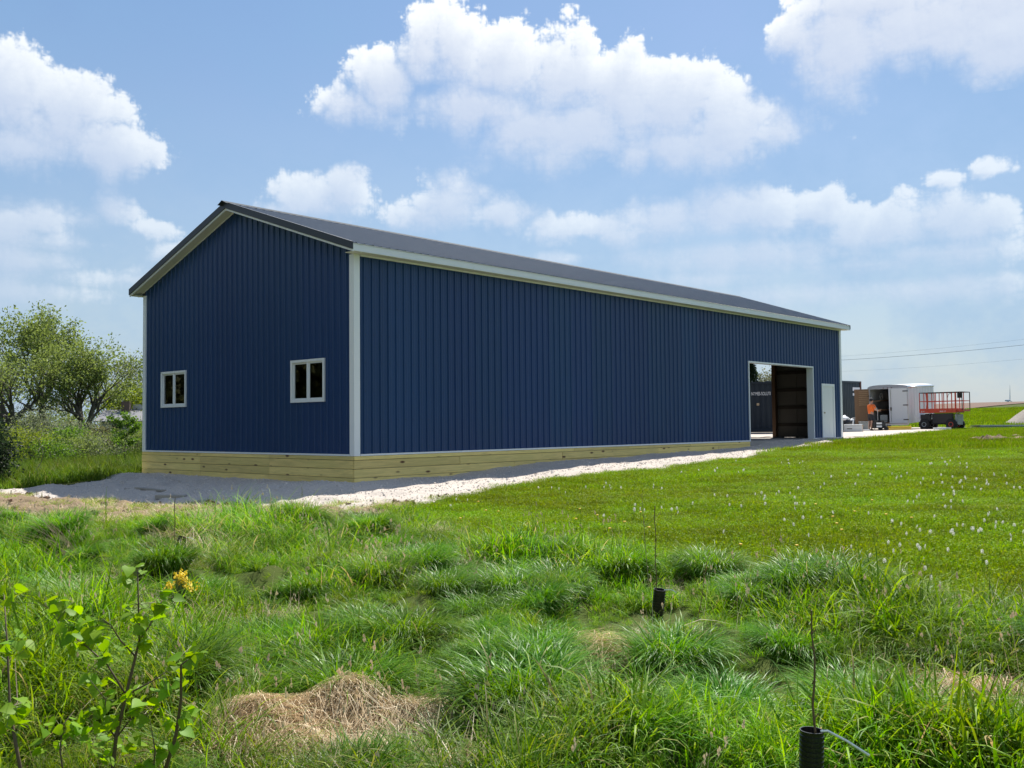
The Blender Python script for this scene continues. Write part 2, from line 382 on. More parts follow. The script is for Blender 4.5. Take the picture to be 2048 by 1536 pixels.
near_edge = [(-400, 992), (0, 996), (110, 1003), (250, 1014), (450, 1022), (640, 1031), (720, 1027), (800, 1014), (900, 994), (1000, 975), (1100, 960), (1240, 945), (1400, 926), (1490, 913), (1570, 899), (1650, 891), (1690, 881), (1740, 877), (1800, 871), (1880, 863), (1960, 855), (2048, 852.5)]
GRAVEL = [tuple(ground_at(*p)[:2]) for p in near_edge]
GRAVEL += [tuple(spot(2350, 50)[:2]), tuple(spot(2350, 62)[:2]), tuple(spot(2000, 63)[:2]), tuple(spot(1830, 63)[:2]), tuple(spot(1750, 68)[:2]), tuple(spot(1300, 70)[:2]), (26, 16), (10, 10.6), (.3, 9.7), (-1.2, 8.8), (-2.6, 7.7), (-4.4, 8.2), (-8.5, 12.5)]
dirt_edge = [(-400, 990), (0, 993), (110, 1001), (250, 1010), (450, 1018), (640, 1024), (760, 1012), (850, 996), (890, 992), (830, 1010), (740, 1030), (600, 1040), (450, 1046), (250, 1048), (100, 1043), (0, 1038), (-400, 1030)]
DIRT = [tuple(ground_at(*p)[:2]) for p in dirt_edge]
def gravel_sd(x, y): return poly_sd(x, y, GRAVEL) + (noise2(x, y, .9) - .5) * .55 + (noise2(x + 9, y, .3) - .5) * .3
def dirt_sd(x, y): return poly_sd(x, y, DIRT) + (noise2(x, y + 50, .8) - .5) * .9 + (noise2(x, y + 9, .3) - .5) * .5
_t = [tuple(ground_at(*p)[:2]) for p in ((-500, 1046), (0, 1046), (300, 1058), (560, 1050), (700, 1048), (850, 1050), (1000, 1092), (1250, 1105), (1400, 1118), (1600, 1150), (1760, 1185), (2100, 1215), (2500, 1240))]
_t += [tuple((CAM + ray(p, 2600) * 1.2)[:2]) for p in (3600, -1500)]
TALL = _t
def polar_sheet(name, m, angs, dists, lift=0., carve=False):
    A, D = np.meshgrid(angs, dists); th = YAW - A
    X = CAM[0] + D * np.cos(th); Y = CAM[1] + D * np.sin(th); Z = height(X, Y) + lift
    if carve: Z = Z - .018 * (D < 70) - .10 * sstep(-.1, .6, gravel_sd(X, Y)) - .06 * sstep(0, .5, dirt_sd(X, Y))
    if carve:
        ins = (X > .25) & (X < BL - .25) & (Y > .25) & (Y < BW - .25); Z = np.where(ins, Z - .7, Z)
    na, nd = len(angs), len(dists); idx = np.arange(na * nd).reshape(nd, na)
    F = np.stack([idx[:-1, :-1], idx[1:, :-1], idx[1:, 1:], idx[:-1, 1:]], -1).reshape(-1, 4)
    o = np_mesh(name, np.stack([X, Y, Z], -1).reshape(-1, 3), F[:, ::-1], m, smooth=True)
    return tag(o, kind='structure')
_a = np.concatenate([np.radians(np.linspace(-180, -42, 60, endpoint=False)), np.radians(np.linspace(-42, 42, 300, endpoint=False)), np.radians(np.linspace(42, 180, 61))])
polar_sheet('ground', M_soil, _a, np.concatenate([[.01], np.geomspace(.5, 6000, 300)]), carve=True)
_af = np.radians(np.linspace(8, 60, 60))
_A = np.array([np.concatenate([[0], np.geomspace(1, 500, 40)])]).ravel()
def field_sheet():
    A, S = np.meshgrid(_af, _A); D = 185 + np.clip((np.degrees(A) - 25), -4, 6) * 17 + S
    th = YAW - A; X = CAM[0] + D * np.cos(th); Y = CAM[1] + D * np.sin(th); Z = height(X, Y) + .12
    na, nd = len(_af), len(_A); idx = np.arange(na * nd).reshape(nd, na)
    F = np.stack([idx[:-1, :-1], idx[1:, :-1], idx[1:, 1:], idx[:-1, 1:]], -1).reshape(-1, 4)
    tag(np_mesh('ploughed_field', np.stack([X, Y, Z], -1).reshape(-1, 3), F[:, ::-1], M_plough, smooth=True), kind='structure')
field_sheet()

def patch(name, m, sdf, x0, x1, y0, y1, st, base, rise, lump, ls):
    X, Y = np.meshgrid(np.arange(x0, x1 + st * .5, st), np.arange(y0, y1 + st * .5, st)); s = sdf(X, Y)
    Z = height(X, Y) + base + rise * sstep(-.2, .5, s) + lump * ((noise2(X, Y, ls) - .5) + .6 * (noise2(X, Y, ls * .4) - .5)) * sstep(-.1, .5, s) * (.35 + .65 * sstep(.5, -1.5, X))
    ny, nx = X.shape; idx = np.arange(nx * ny).reshape(ny, nx)
    F = np.stack([idx[:-1, :-1], idx[:-1, 1:], idx[1:, 1:], idx[1:, :-1]], -1).reshape(-1, 4)
    F = F[(s.ravel()[F] > -.3).any(1)]
    inside = (X > .3) & (X < BL - .3) & (Y > .3) & (Y < BW - .3); F = F[~inside.ravel()[F].all(1)]
    used = np.unique(F); re = np.zeros(nx * ny, int); re[used] = np.arange(len(used))
    return tag(np_mesh(name, np.stack([X, Y, Z], -1).reshape(-1, 3)[used], re[F], m, smooth=True), kind='structure')
patch('gravel_pad', M_gravel, gravel_sd, -22, 26, -7, 13, .08, -.03, .07, .12, .55)
patch('gravel_yard', M_gravel, gravel_sd, 26, 66, -30, 30, .5, -.03, .07, .03, 2.)
patch('dirt_verge', M_dirt, dirt_sd, -22, 4, -9, 8, .07, -.03, .06, .16, .30)

# ------------------------------------------------------------------ the barn
M_blue = mat('blue_painted_steel', (.0075, .041, .138), .38, spec=.40, var=.35, vscale=.5, col2=(.007, .036, .115), inst=.07, bump=.10, bscale=1.3)
M_roof = mat('charcoal_painted_steel', (.075, .105, .145), .27, spec=.8, var=.25, vscale=1.2, col2=(.07, .082, .10))
M_ridge = mat('charcoal_ridge_cap', (.04, .052, .066), .75, spec=.12)
M_trimd = mat('charcoal_trim', (.022, .028, .036), .45)
M_white = mat('white_painted_steel', (.82, .84, .85), .42, var=.1, vscale=2, col2=(.62, .66, .68))
M_soffit = mat('cream_soffit', (.62, .62, .52), .6)
M_vinyl = mat('white_vinyl', (.76, .78, .78), .4)
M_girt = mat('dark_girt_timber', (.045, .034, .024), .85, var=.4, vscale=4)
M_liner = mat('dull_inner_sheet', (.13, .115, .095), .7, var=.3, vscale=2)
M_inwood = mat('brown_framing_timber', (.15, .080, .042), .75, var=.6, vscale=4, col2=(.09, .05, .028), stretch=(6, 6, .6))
M_floor = mat('packed_stone_floor', (.36, .33, .30), .95, var=.5, vscale=4, bump=.4, bscale=20)
M_screw = mat('blue_screw_head', (.012, .02, .06), .5)

def wood_mat(name, col, dark, axis):
    """yellow treated pine with long grain and knots, run along one axis"""
    m = bpy.data.materials.new(name); m.use_nodes = True; nt = m.node_tree; N = nt.nodes; L = nt.links.new; b = N['Principled BSDF']; b.inputs['Roughness'].default_value = .72
    tc = N.new('ShaderNodeTexCoord'); oi = N.new('ShaderNodeObjectInfo')
    off = N.new('ShaderNodeVectorMath'); off.operation = 'ADD'; sc = N.new('ShaderNodeVectorMath'); sc.operation = 'SCALE'; sc.inputs['Scale'].default_value = 37.
    cx = N.new('ShaderNodeCombineXYZ'); [L(oi.outputs['Random'], cx.inputs[i]) for i in range(3)]; L(cx.outputs[0], sc.inputs[0]); L(tc.outputs['Object'], off.inputs[0]); L(sc.outputs[0], off.inputs[1])
    def noise(scale, s, det=4, dist=0.):
        mp = N.new('ShaderNodeMapping'); mp.inputs['Scale'].default_value = s; L(off.outputs[0], mp.inputs[0])
        n = N.new('ShaderNodeTexNoise'); n.inputs['Scale'].default_value = scale; n.inputs['Detail'].default_value = det; n.inputs['Distortion'].default_value = dist; L(mp.outputs[0], n.inputs[0]); return n.outputs[0]
    s = (.35, 5, 5) if axis == 'x' else (5, .35, 5)
    g = noise(5, s, 6, .8); w = noise(1.2, (.5, .5, .5) , 2)
    mp = N.new('ShaderNodeMapping'); mp.inputs['Scale'].default_value = (2.0, 5.5, 5.5) if axis == 'x' else (5.5, 2.0, 5.5); L(off.outputs[0], mp.inputs[0])
    vo = N.new('ShaderNodeTexVoronoi'); vo.inputs['Scale'].default_value = 1.0; L(mp.outputs[0], vo.inputs[0])
    kn = N.new('ShaderNodeMapRange'); kn.inputs[1].default_value = .19; kn.inputs[2].default_value = .09; L(vo.outputs['Distance'], kn.inputs[0])
    def mix(f, a, c):
        x = N.new('ShaderNodeMix'); x.data_type = 'RGBA'; L(f, x.inputs[0])
        for i, v in ((6, a), (7, c)):
            if isinstance(v, tuple): x.inputs[i].default_value = (*v, 1)
            else: L(v, x.inputs[i])
        return x.outputs[2]
    r = N.new('ShaderNodeMapRange'); r.inputs[1].default_value = .40; r.inputs[2].default_value = .62; L(g, r.inputs[0])
    c = mix(r.outputs[0], col, tuple(v * .70 for v in col)); c = mix(w, c, (col[0] * .82, col[1] * .95, col[2] * .8)); c = mix(kn.outputs[0], c, dark)
    hs = N.new('ShaderNodeHueSaturation'); rv = N.new('ShaderNodeMapRange'); rv.inputs[3].default_value = .86; rv.inputs[4].default_value = 1.12; L(oi.outputs['Random'], rv.inputs[0]); L(rv.outputs[0], hs.inputs['Value']); L(c, hs.inputs['Color'])
    L(hs.outputs[0], b.inputs['Base Color'])
    bp = N.new('ShaderNodeBump'); bp.inputs['Strength'].default_value = .25; bp.inputs['Distance'].default_value = .005; L(g, bp.inputs['Height']); L(bp.outputs[0], b.inputs['Normal'])
    return m
M_pine_x = wood_mat('treated_pine_lengthwise', (.93, .68, .26), (.12, .05, .02), 'x')
M_pine_y = wood_mat('treated_pine_crosswise', (.93, .68, .26), (.12, .05, .02), 'y')

def glass_mat(name, tintc=(.9, .95, .93)):
    m = bpy.data.materials.new(name); m.use_nodes = True; nt = m.node_tree; N = nt.nodes; L = nt.links.new
    N.remove(N['Principled BSDF']); t = N.new('ShaderNodeBsdfTransparent'); t.inputs[0].default_value = (*tintc, 1); g = N.new('ShaderNodeBsdfGlossy'); g.inputs['Roughness'].default_value = .02
    fr = N.new('ShaderNodeFresnel'); fr.inputs[0].default_value = 1.5; ad = N.new('ShaderNodeMath'); ad.operation = 'MULTIPLY_ADD'; ad.inputs[1].default_value = 1.6; ad.inputs[2].default_value = .03; ad.use_clamp = True; L(fr.outputs[0], ad.inputs[0])
    ms = N.new('ShaderNodeMixShader'); L(ad.outputs[0], ms.inputs[0]); L(t.outputs[0], ms.inputs[1]); L(g.outputs[0], ms.inputs[2]); L(ms.outputs[0], N['Material Output'].inputs[0]); return m
M_glass = glass_mat('window_glass')

barn = thing('pole_barn', 'long navy blue metal pole barn with charcoal roof, white trim and timber skirt', 'barn')
PITCH = .2286; PANEL = .9144; OFF = .0282; SL = .3336; E = .29
def rib_profile(s0, s1):
    """(distance along, height) points of ribbed sheet between s0 and s1"""
    pts = []
    k0 = int(math.floor((s0 - OFF) / PITCH)) - 1
    for k in range(k0, int((s1 - OFF) / PITCH) + 2):
        c = OFF + k * PITCH
        pts += [(c - .027, 0), (c - .013, .025), (c + .013, .025), (c + .027, 0), (c + .064, 0), (c + .070, .004), (c + .082, .004), (c + .088, 0), (c + .140, 0), (c + .146, .004), (c + .158, .004), (c + .164, 0)]
    P = np.array(pts)
    d = lambda s: float(np.interp(s, P[:, 0], P[:, 1]))
    ss = [s0] + [float(s) for s in P[:, 0] if s0 + 1e-4 < s < s1 - 1e-4] + [s1]
    return ss, d
def sheet(place, s0, s1, zb, ztop, openings=()):
    ss, d = rib_profile(s0, s1)
    for o in openings: ss += [v for v in (o[0], o[1]) if s0 < v < s1]
    ss = sorted(set(round(s, 5) for s in ss)); mb = MB()
    zs = sorted(set([zb] + [v for o in openings if o[1] > s0 and o[0] < s1 for v in (o[2], o[3]) if v > zb]))
    for a, b in zip(ss[:-1], ss[1:]):
        lv = zs + [None]
        for z0, z1 in zip(lv[:-1], lv[1:]):
            m = (a + b) / 2
            if any(o[0] - 1e-6 < m < o[1] + 1e-6 and z0 >= o[2] - 1e-6 and (z1 if z1 is not None else 1e9) <= o[3] + 1e-6 for o in openings): continue
            za, zb_ = (z1, z1) if z1 is not None else (ztop(a), ztop(b))
            mb.add([place(a, d(a), z0), place(b, d(b), z0), place(b, d(b), zb_), place(a, d(a), za)], [(0, 1, 2, 3)])
    return mb
DOOR = (17.06, 21.98, 2.66); MAN = (22.78, 23.81, 2.03)
flat = lambda s: 4.36
mesh_cache = {}
k = 0; s = OFF - PANEL
while s < BL:
    a, b = max(s, .02), min(s + PANEL, BL - .02)
    if b - a > .05:
        hit = [o for o in ((DOOR[0], DOOR[1], -1, DOOR[2]), (MAN[0], MAN[1], -1, MAN[2])) if o[1] > a and o[0] < b]
        ops = [(o[0], o[1], -.02, o[3]) for o in hit]
        sheet(lambda s, d, z: (s, -d - .002, z), a, b, -.02, flat, ops).build('siding_panel', M_blue, barn)
        if k % 1 == 0: sheet(lambda s, d, z: (s, BW + d + .002, z), a, b, -.02, flat).build('siding_panel', M_blue, barn)
        # roof sheets, one pair per width
    k += 1; s += PANEL
roofz = lambda t: 4.445 + SL * (t + E)
WIN = [(1.0085, 2.2728, 1.1335, 2.0954), (6.9587, 8.2697, 1.139, 2.0985)]
zu = lambda y: 4.30 + SL * (min(y, BW - y) + E) - .01
FARDOOR = (2.90, 6.45, 3.25)
s = OFF - PANEL
while s < BW:
    a, b = max(s, .02), min(s + PANEL, BW - .02)
    if b - a > .05:
        parts = [(a, b)] if not (a < BW / 2 < b) else [(a, BW / 2), (BW / 2, b)]
        sheet(lambda s, d, z: (-d - .002, s, z), a, b, -.02, lambda y: zu(y) + .02, [(w[0] + .04, w[1] - .04, w[2] + .04, w[3] - .04) for w in WIN if w[1] > a and w[0] < b]).build('siding_panel', M_blue, barn)
        ops = [(FARDOOR[0], FARDOOR[1], -.02, FARDOOR[2])] if FARDOOR[1] > a and FARDOOR[0] < b else []
        sheet(lambda s, d, z: (BL + d + .002, s, z), a, b, -.02, lambda y: zu(y) + .02, ops).build('siding_panel', M_blue, barn)
    s += PANEL
# roof sheets: ribs run from eave to ridge
s = OFF - PANEL
ridge_y = BW / 2
while s < BL + E:
    a, b = max(s, -E), min(s + PANEL, BL + E)
    if b - a > .05:
        ss, d = rib_profile(a, b)
        for side in (0, 1):
            mb = MB()
            for p, q in zip(ss[:-1], ss[1:]):
                ys = (-.33, ridge_y); Y = (lambda y: y) if side == 0 else (lambda y: BW - y)
                mb.add([(p, Y(ys[0]), roofz(ys[0]) + d(p)), (q, Y(ys[0]), roofz(ys[0]) + d(q)), (q, Y(ys[1]), roofz(ys[1]) + d(q)), (p, Y(ys[1]), roofz(ys[1]) + d(p))], [(0, 1, 2, 3)])
            mb.build('roof_panel', M_roof, barn)
    s += PANEL
# ridge cap
rz_ = roofz(ridge_y)
mb = MB(); cap = [(-.19, -.19 * SL + .022), (-.012, .042), (.012, .042), (.19, -.19 * SL + .022), (.19, -.19 * SL + .016), (.012, .030), (-.012, .030), (-.19, -.19 * SL + .016)]
vs = [(x, ridge_y + p[0], rz_ + p[1]) for x in (-.40, BL + .36) for p in cap]
mb.add(vs, [(i, (i + 1) % 8, 8 + (i + 1) % 8, 8 + i) for i in range(8)] + [tuple(range(8))[::-1], tuple(range(8, 16))]); mb.build('ridge_cap', M_ridge, barn)
# rake: dark trim over a white strip, and the sloping soffit behind it
for gx, sg in ((0., -1), (BL, 1)):
    for side in (0, 1):
        Y = (lambda y: y) if side == 0 else (lambda y: BW - y)
        def slab(nm, m, xa, xb, lo, hi, ya=-E - .03, yb=ridge_y):
            z = lambda y, o: 4.30 + SL * (y + E) + o
            v = [(gx + sg * xa, Y(ya), z(ya, lo)), (gx + sg * xb, Y(ya), z(ya, lo)), (gx + sg * xb, Y(ya), z(ya, hi)), (gx + sg * xa, Y(ya), z(ya, hi)), (gx + sg * xa, Y(yb), z(yb, lo)), (gx + sg * xb, Y(yb), z(yb, lo)), (gx + sg * xb, Y(yb), z(yb, hi)), (gx + sg * xa, Y(yb), z(yb, hi))]
            MB().add(v, [(0, 1, 2, 3), (4, 7, 6, 5), (0, 4, 5, 1), (1, 5, 6, 2), (2, 6, 7, 3), (3, 7, 4, 0)]).build(nm, m, barn)
        slab('rake_trim', M_trimd, .275, .315, .012, .175)
        slab('rake_trim', M_white, .262, .285, -.035, .012, label='white rake trim') if False else slab('rake_fascia', M_white, .262, .29, -.035, .012)
        slab('rake_soffit', M_soffit, -.01, .262, -.03, -.015, ya=-E)
        slab('soffit_moulding', M_white, .025, .045, -.045, -.03, ya=-E)
# eaves: fascia boards, soffit boards with grooves
for side in (0, 1):
    Y = (lambda y: y) if side == 0 else (lambda y: BW - y)
    def bx(nm, m, x0, x1, ya, yb, z0, z1):
        MB().box((x0, min(Y(ya), Y(yb)), z0), (x1, max(Y(ya), Y(yb)), z1)).build(nm, m, barn)
    n = 7; xs = np.linspace(-E + .02, BL + E - .02, n + 1)
    for i in range(n):
        bx('fascia_board', M_white, xs[i] + .002, xs[i + 1] - .002, -E - .018, -E, 4.275, 4.44)
        bx('fascia_lip', M_white, xs[i] + .002, xs[i + 1] - .002, -E - .026, -E - .018, 4.275, 4.30)
    mb = MB(); g = .1
    for x in np.arange(-.25, BL + .25, g): mb.box((x + .006, min(Y(-E + .002), Y(-.004)), 4.268), (x + g, max(Y(-E + .002), Y(-.004)), 4.278))
    mb.build('eave_soffit', M_soffit, barn, kind='stuff')
    bx('soffit_moulding', M_white, .14, BL - .14, -.050, -.024, 4.235, 4.268)
# corner trim
for cx, sx in ((0., -1), (BL, 1)):
    for cy_, sy in ((0., -1), (BW, 1)):
        t = .034; w = .125
        poly = [(cx + sx * t, cy_ + sy * t), (cx + sx * t, cy_ - sy * w), (cx + sx * .002, cy_ - sy * w), (cx + sx * .002, cy_ + sy * .002), (cx - sx * w, cy_ + sy * .002), (cx - sx * w, cy_ + sy * t)]
        if sx * sy < 0: poly = poly[::-1]
        MB().prism(poly, 4.268 + .05, Matrix.Translation((0, 0, -.05))).build('corner_trim', M_white, barn)
# base trim under the siding
for a, b in ((.13, 17.0), (22.05, 22.72), (23.87, BL - .13)):
    MB().box((a, -.046, -.05), (b, -.004, -.012)).build('base_trim', M_white, barn)
MB().box((-.046, .13, -.05), (-.004, BW - .13, -.012)).build('base_trim', M_white, barn)
# timber skirt, board by board
rows = [(-.052, -.137), (-.141, -.326), (-.330, -.515), (-.519, -.704), (-.708, -.893)]
jl = [[7.4, 9.9, 13.2], [3.1, 6.9, 11.4, 14.9], [5.0, 8.6, 12.6], [2.9, 6.6, 10.4], [4.2, 8.8]]
jg = [[3.14, 6.2], [3.12, 6.24], [3.12, 6.22], [3.14, 6.2], [3.1, 6.2]]
pr = random.Random(4)
for (z1, z0), jx, jy in zip(rows, jl, jg):
    ends = [-.04] + jx + [17.0]
    for a, b in zip(ends[:-1], ends[1:]):
        if z1 < float(np.interp(a, _wx, _wz)) - .12: continue
        o = pr.uniform(-.007, .007)
        MB().box((a + .003, -.040 + o, z0), (b - .003, -.001, z1 - .004)).build('skirt_plank', M_pine_x, barn, bevel=.007)
    ends = [.001] + jy + [BW + .04]
    for a, b in zip(ends[:-1], ends[1:]):
        o = pr.uniform(-.007, .007)
        MB().box((-.040 + o, a + .003, z0), (-.001, b - .003, z1 - .004)).build('skirt_plank', M_pine_y, barn, bevel=.007)
for a, b in ((22.06, 22.74), (23.86, BL + .03)): MB().box((a, -.040, -.24), (b, -.001, -.055)).build('skirt_plank', M_pine_x, barn, bevel=.004)
# screws
mb = MB(); hexa = [(math.cos(R(60 * i)), math.sin(R(60 * i))) for i in range(6)]
for zi in np.arange(.12, 4.3, .61):
    for kx in range(1, int(BL / PITCH)):
        x = OFF + kx * PITCH + .042
        if (DOOR[0] - .1 < x < DOOR[1] + .1 and zi < DOOR[2] + .1) or (MAN[0] - .1 < x < MAN[1] + .1 and zi < MAN[2] + .1): continue
        mb.add([(x + .013 * c, -.003, zi + .013 * s_) for c, s_ in hexa] + [(x + .006 * c, -.010, zi + .006 * s_) for c, s_ in hexa], [(i, (i + 1) % 6, 6 + (i + 1) % 6, 6 + i) for i in range(6)] + [(6, 7, 8, 9, 10, 11)])
mb.build('screws', M_screw, barn, kind='stuff')
# windows in the gable
for w in WIN:
    y0, y1, z0, z1 = w; f = .055
    fr = MB()
    fr.box((-.045, y0, z0), (.03, y1, z0 + f)); fr.box((-.045, y0, z1 - f), (.03, y1, z1)); fr.box((-.045, y0, z0 + f), (.03, y0 + f, z1 - f)); fr.box((-.045, y1 - f, z0 + f), (.03, y1, z1 - f))
    wo = fr.build('window', M_vinyl, barn)
    ym = (y0 + y1) / 2
    MB().box((-.030, ym - .026, z0 + f), (.028, ym + .026, z1 - f)).build('mullion', M_vinyl, wo)
    for a, b, xo in ((y0 + f, ym - .026, -.012), (ym + .026, y1 - f, .006)):
        sb = MB(); g = .04
        sb.box((xo, a, z0 + f), (xo + .02, b, z0 + f + g)); sb.box((xo, a, z1 - f - g), (xo + .02, b, z1 - f)); sb.box((xo, a, z0 + f + g), (xo + .02, a + g, z1 - f - g)); sb.box((xo, b - g, z0 + f + g), (xo + .02, b, z1 - f - g))
        sb.build('sash', M_vinyl, wo)
        MB().box((xo + .007, a + g, z0 + f + g), (xo + .012, b - g, z1 - f - g)).build('pane', M_glass, wo)
    MB().box((.0, y0 - .02, z0 - .05), (.16, y1 + .02, z0 - .01)).build('sill', M_inwood, wo)
# big doorway in the long wall: trim and jambs
x0, x1, zt = DOOR
MB().box((x0 - .05, -.034, -.05), (x0 + .0, -.003, zt + .05)).build('door_trim', M_white, barn)
MB().box((x1, -.034, -.05), (x1 + .05, -.003, zt + .05)).build('door_trim', M_white, barn)
MB().box((x0, -.034, zt), (x1, -.003, zt + .05)).build('door_trim', M_white, barn)
MB().box((x0 - .03, -.002, -.05), (x0, .23, zt + .03)).build('door_jamb', M_white, barn)
MB().box((x1, -.002, -.20), (x1 + .03, .23, zt + .03)).build('door_jamb', M_white, barn)
MB().box((x0, -.002, zt), (x1, .23, zt + .03)).build('door_header', M_white, barn)
# entry door
x0, x1, zt = MAN
dr = MB().box((x0 + .05, -.012, -.03), (x1 - .05, .03, zt - .05)).build('entry_door', M_vinyl, barn)
for r_ in range(3):
    for c in range(2):
        w_ = (x1 - x0 - .1 - .36) / 2; xx = x0 + .05 + .12 + c * (w_ + .12); zz = .12 + r_ * .62
        MB().box((xx, -.017, zz), (xx + w_, -.0125, zz + .5)).build('door_panel', M_vinyl, dr, bevel=.004)
MB().lathe([(.026, 0), (.028, .02), (.02, .03), (.03, .05), (.012, .065)], Matrix.Translation((x0 + .13, -.0125, .95)) @ Matrix.Rotation(R(90), 4, 'X'), 10).build('handle', mat('brass_knob', (.5, .42, .28), .3, 1), dr, smooth=True)
for bx_ in (((x0 - .05, -.040, -.04), (x0 + .05, -.003, zt + .05)), ((x1 - .05, -.040, -.04), (x1 + .05, -.003, zt + .05)), ((x0 + .05, -.040, zt - .05), (x1 - .05, -.003, zt + .05))):
    MB().box(*bx_).build('door_trim', M_white, barn)
MB().box((x0 - .03, -.35, -.12), (x1 + .03, -.045, -.06)).build('door_step', mat('concrete', (.4, .38, .35), .9, var=.3), barn, bevel=.01)
# inside: floor, posts, girts, far doorway
MB().box((.05, .002, -.9), (BL - .02, BW - .05, -.045)).build('floor', M_floor, barn)
for zc in (.50, 1.22, 1.94, 2.66, 3.4):
    for a, b in ((.12, FARDOOR[0] - .16), (FARDOOR[1] + .16, BW - .12)) if zc < FARDOOR[2] else ((.12, BW - .12),):
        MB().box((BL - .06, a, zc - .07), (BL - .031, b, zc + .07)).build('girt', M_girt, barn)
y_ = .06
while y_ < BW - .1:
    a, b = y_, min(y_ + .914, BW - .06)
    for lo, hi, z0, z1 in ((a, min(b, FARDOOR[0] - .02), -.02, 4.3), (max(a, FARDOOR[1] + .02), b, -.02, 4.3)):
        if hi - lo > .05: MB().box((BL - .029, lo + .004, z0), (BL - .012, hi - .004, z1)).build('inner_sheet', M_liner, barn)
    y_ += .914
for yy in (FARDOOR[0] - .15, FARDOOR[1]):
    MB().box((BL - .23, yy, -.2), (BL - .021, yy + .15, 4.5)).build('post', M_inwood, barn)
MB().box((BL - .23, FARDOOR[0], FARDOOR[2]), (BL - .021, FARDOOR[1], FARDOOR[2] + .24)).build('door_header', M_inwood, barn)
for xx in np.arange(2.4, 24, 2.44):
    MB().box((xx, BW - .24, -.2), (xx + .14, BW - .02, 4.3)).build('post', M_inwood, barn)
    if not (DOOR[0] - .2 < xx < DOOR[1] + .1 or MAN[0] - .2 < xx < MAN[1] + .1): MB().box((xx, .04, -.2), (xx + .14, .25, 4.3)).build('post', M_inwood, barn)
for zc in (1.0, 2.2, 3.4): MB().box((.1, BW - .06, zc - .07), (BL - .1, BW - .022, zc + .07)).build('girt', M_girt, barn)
# bottom strip seen low on the far inner wall
# things left on the window sills
b_ = MB().lathe([(.035, 0), (.045, .01), (.045, .14), (.02, .17), (.02, .2)], Matrix.Translation((.08, 1.72, 1.124)), 10).build('white_bottle', mat('white_plastic', (.6, .62, .62), .5), smooth=True)
tag(b_, 'small white bottle on the sill inside the nearer gable window', 'bottle')
b_ = MB().blob((.08, 7.72, 1.17), (.05, .11, .05), 3, .3).build('paper_bag', MATS['white_plastic'], smooth=True)
tag(b_, 'crumpled pale bag on the sill inside the farther gable window', 'bag')

# ------------------------------------------------------------------ grass
G_LO, G_MID, G_HI, G_STRAW = (.030, .075, .012), (.060, .125, .018), (.105, .175, .030), (.36, .27, .13)
M_meadow = mat('meadow_grass', G_MID, .5, patchy=.25, spec=.16, transl=.40, inst=.25, tint=[(0, (.055, .150, .006)), (.45, (.120, .260, .010)), (.8, (.200, .350, .018)), (.93, (.27, .38, .05)), (1, (.36, .28, .13))])
M_tuss = mat('tussock_grass', G_MID, .40, spec=.16, transl=.36, patchy=.2, inst=.15, tint=[(0, (.045, .140, .008)), (.5, (.095, .235, .012)), (.85, (.165, .320, .025)), (.95, (.25, .36, .07)), (1, (.38, .30, .16))])
M_lawn = mat('lawn_grass', G_HI, .6, spec=.08, patchy=.22, transl=.34, inst=.16, tint=[(0, (.085, .175, .004)), (.5, (.155, .270, .006)), (.85, (.215, .325, .012)), (1, (.32, .27, .11))])
M_straw = mat('dead_straw', G_STRAW, .6, spec=.3, transl=.15, inst=.15, tint=[(0, (.42, .33, .20)), (.5, (.66, .54, .35)), (1, (.84, .73, .52))])

def blades(g, n, rad, ln, w, lean, droop, segs, tr=(0, .92), splay=0., square=False, straw=0., squeeze=0., wind=None):
    """arrays for n arching blades: vertices, quads, tint"""
    if square: bx = g.uniform(-rad, rad, n); by = g.uniform(-rad, rad, n)
    else:
        r = rad * np.sqrt(g.random(n)); a = g.uniform(0, 2 * np.pi, n); bx = r * np.cos(a); by = r * np.sin(a)
    az = g.uniform(0, 2 * np.pi, n)
    if splay:
        out = np.arctan2(by, bx); az = np.where(g.random(n) < splay, out + g.normal(0, .55, n), az)
    if wind is not None: az = np.where(g.random(n) < .6, wind + g.normal(0, .5, n), az)
    L = g.uniform(*ln, n); W = g.uniform(*w, n); th0 = g.uniform(*lean, n); dr = g.uniform(*droop, n)
    x, y, z = bx.copy(), by.copy(), np.full(n, -.02); tw = g.normal(0, .5, n)
    V = np.zeros((n, segs + 1, 2, 3)); px, py = -np.sin(az + tw), np.cos(az + tw)
    for i in range(segs + 1):
        t = i / segs; hw = W * .5 * (np.clip(1 - t ** 2.2, .04, 1)) * (.65 + .35 * min(1, t * 3))
        V[:, i, 0] = np.stack([x - px * hw, y - py * hw, z], -1); V[:, i, 1] = np.stack([x + px * hw, y + py * hw, z], -1)
        th = np.clip(th0 + dr * ((i + .5) / segs) ** 1.4, 0, 2.75); s = L / segs
        x = x + np.sin(th) * np.cos(az) * s; y = y + np.sin(th) * np.sin(az) * s; z = z + np.cos(th) * s
        z = np.maximum(z, .004)
    k = np.arange(n)[:, None] * (2 * (segs + 1)) + np.arange(segs)[None] * 2
    F = np.stack([k, k + 1, k + 3, k + 2], -1).reshape(-1, 4)
    t = g.uniform(*tr, n); t = np.where(g.random(n) < straw, g.uniform(.95, 1, n), t)
    return V.reshape(-1, 3), F, np.repeat(t, 2 * (segs + 1))
def proto(name, m, *sets):
    Vs, Fs, Ts, o = [], [], [], 0
    for V, F, T in sets: Vs.append(V); Fs.append(F + o); Ts.append(T); o += len(V)
    ob = np_mesh(name, np.concatenate(Vs), np.concatenate(Fs), m, tint=np.concatenate(Ts)); COL.objects.unlink(ob)
    return ob
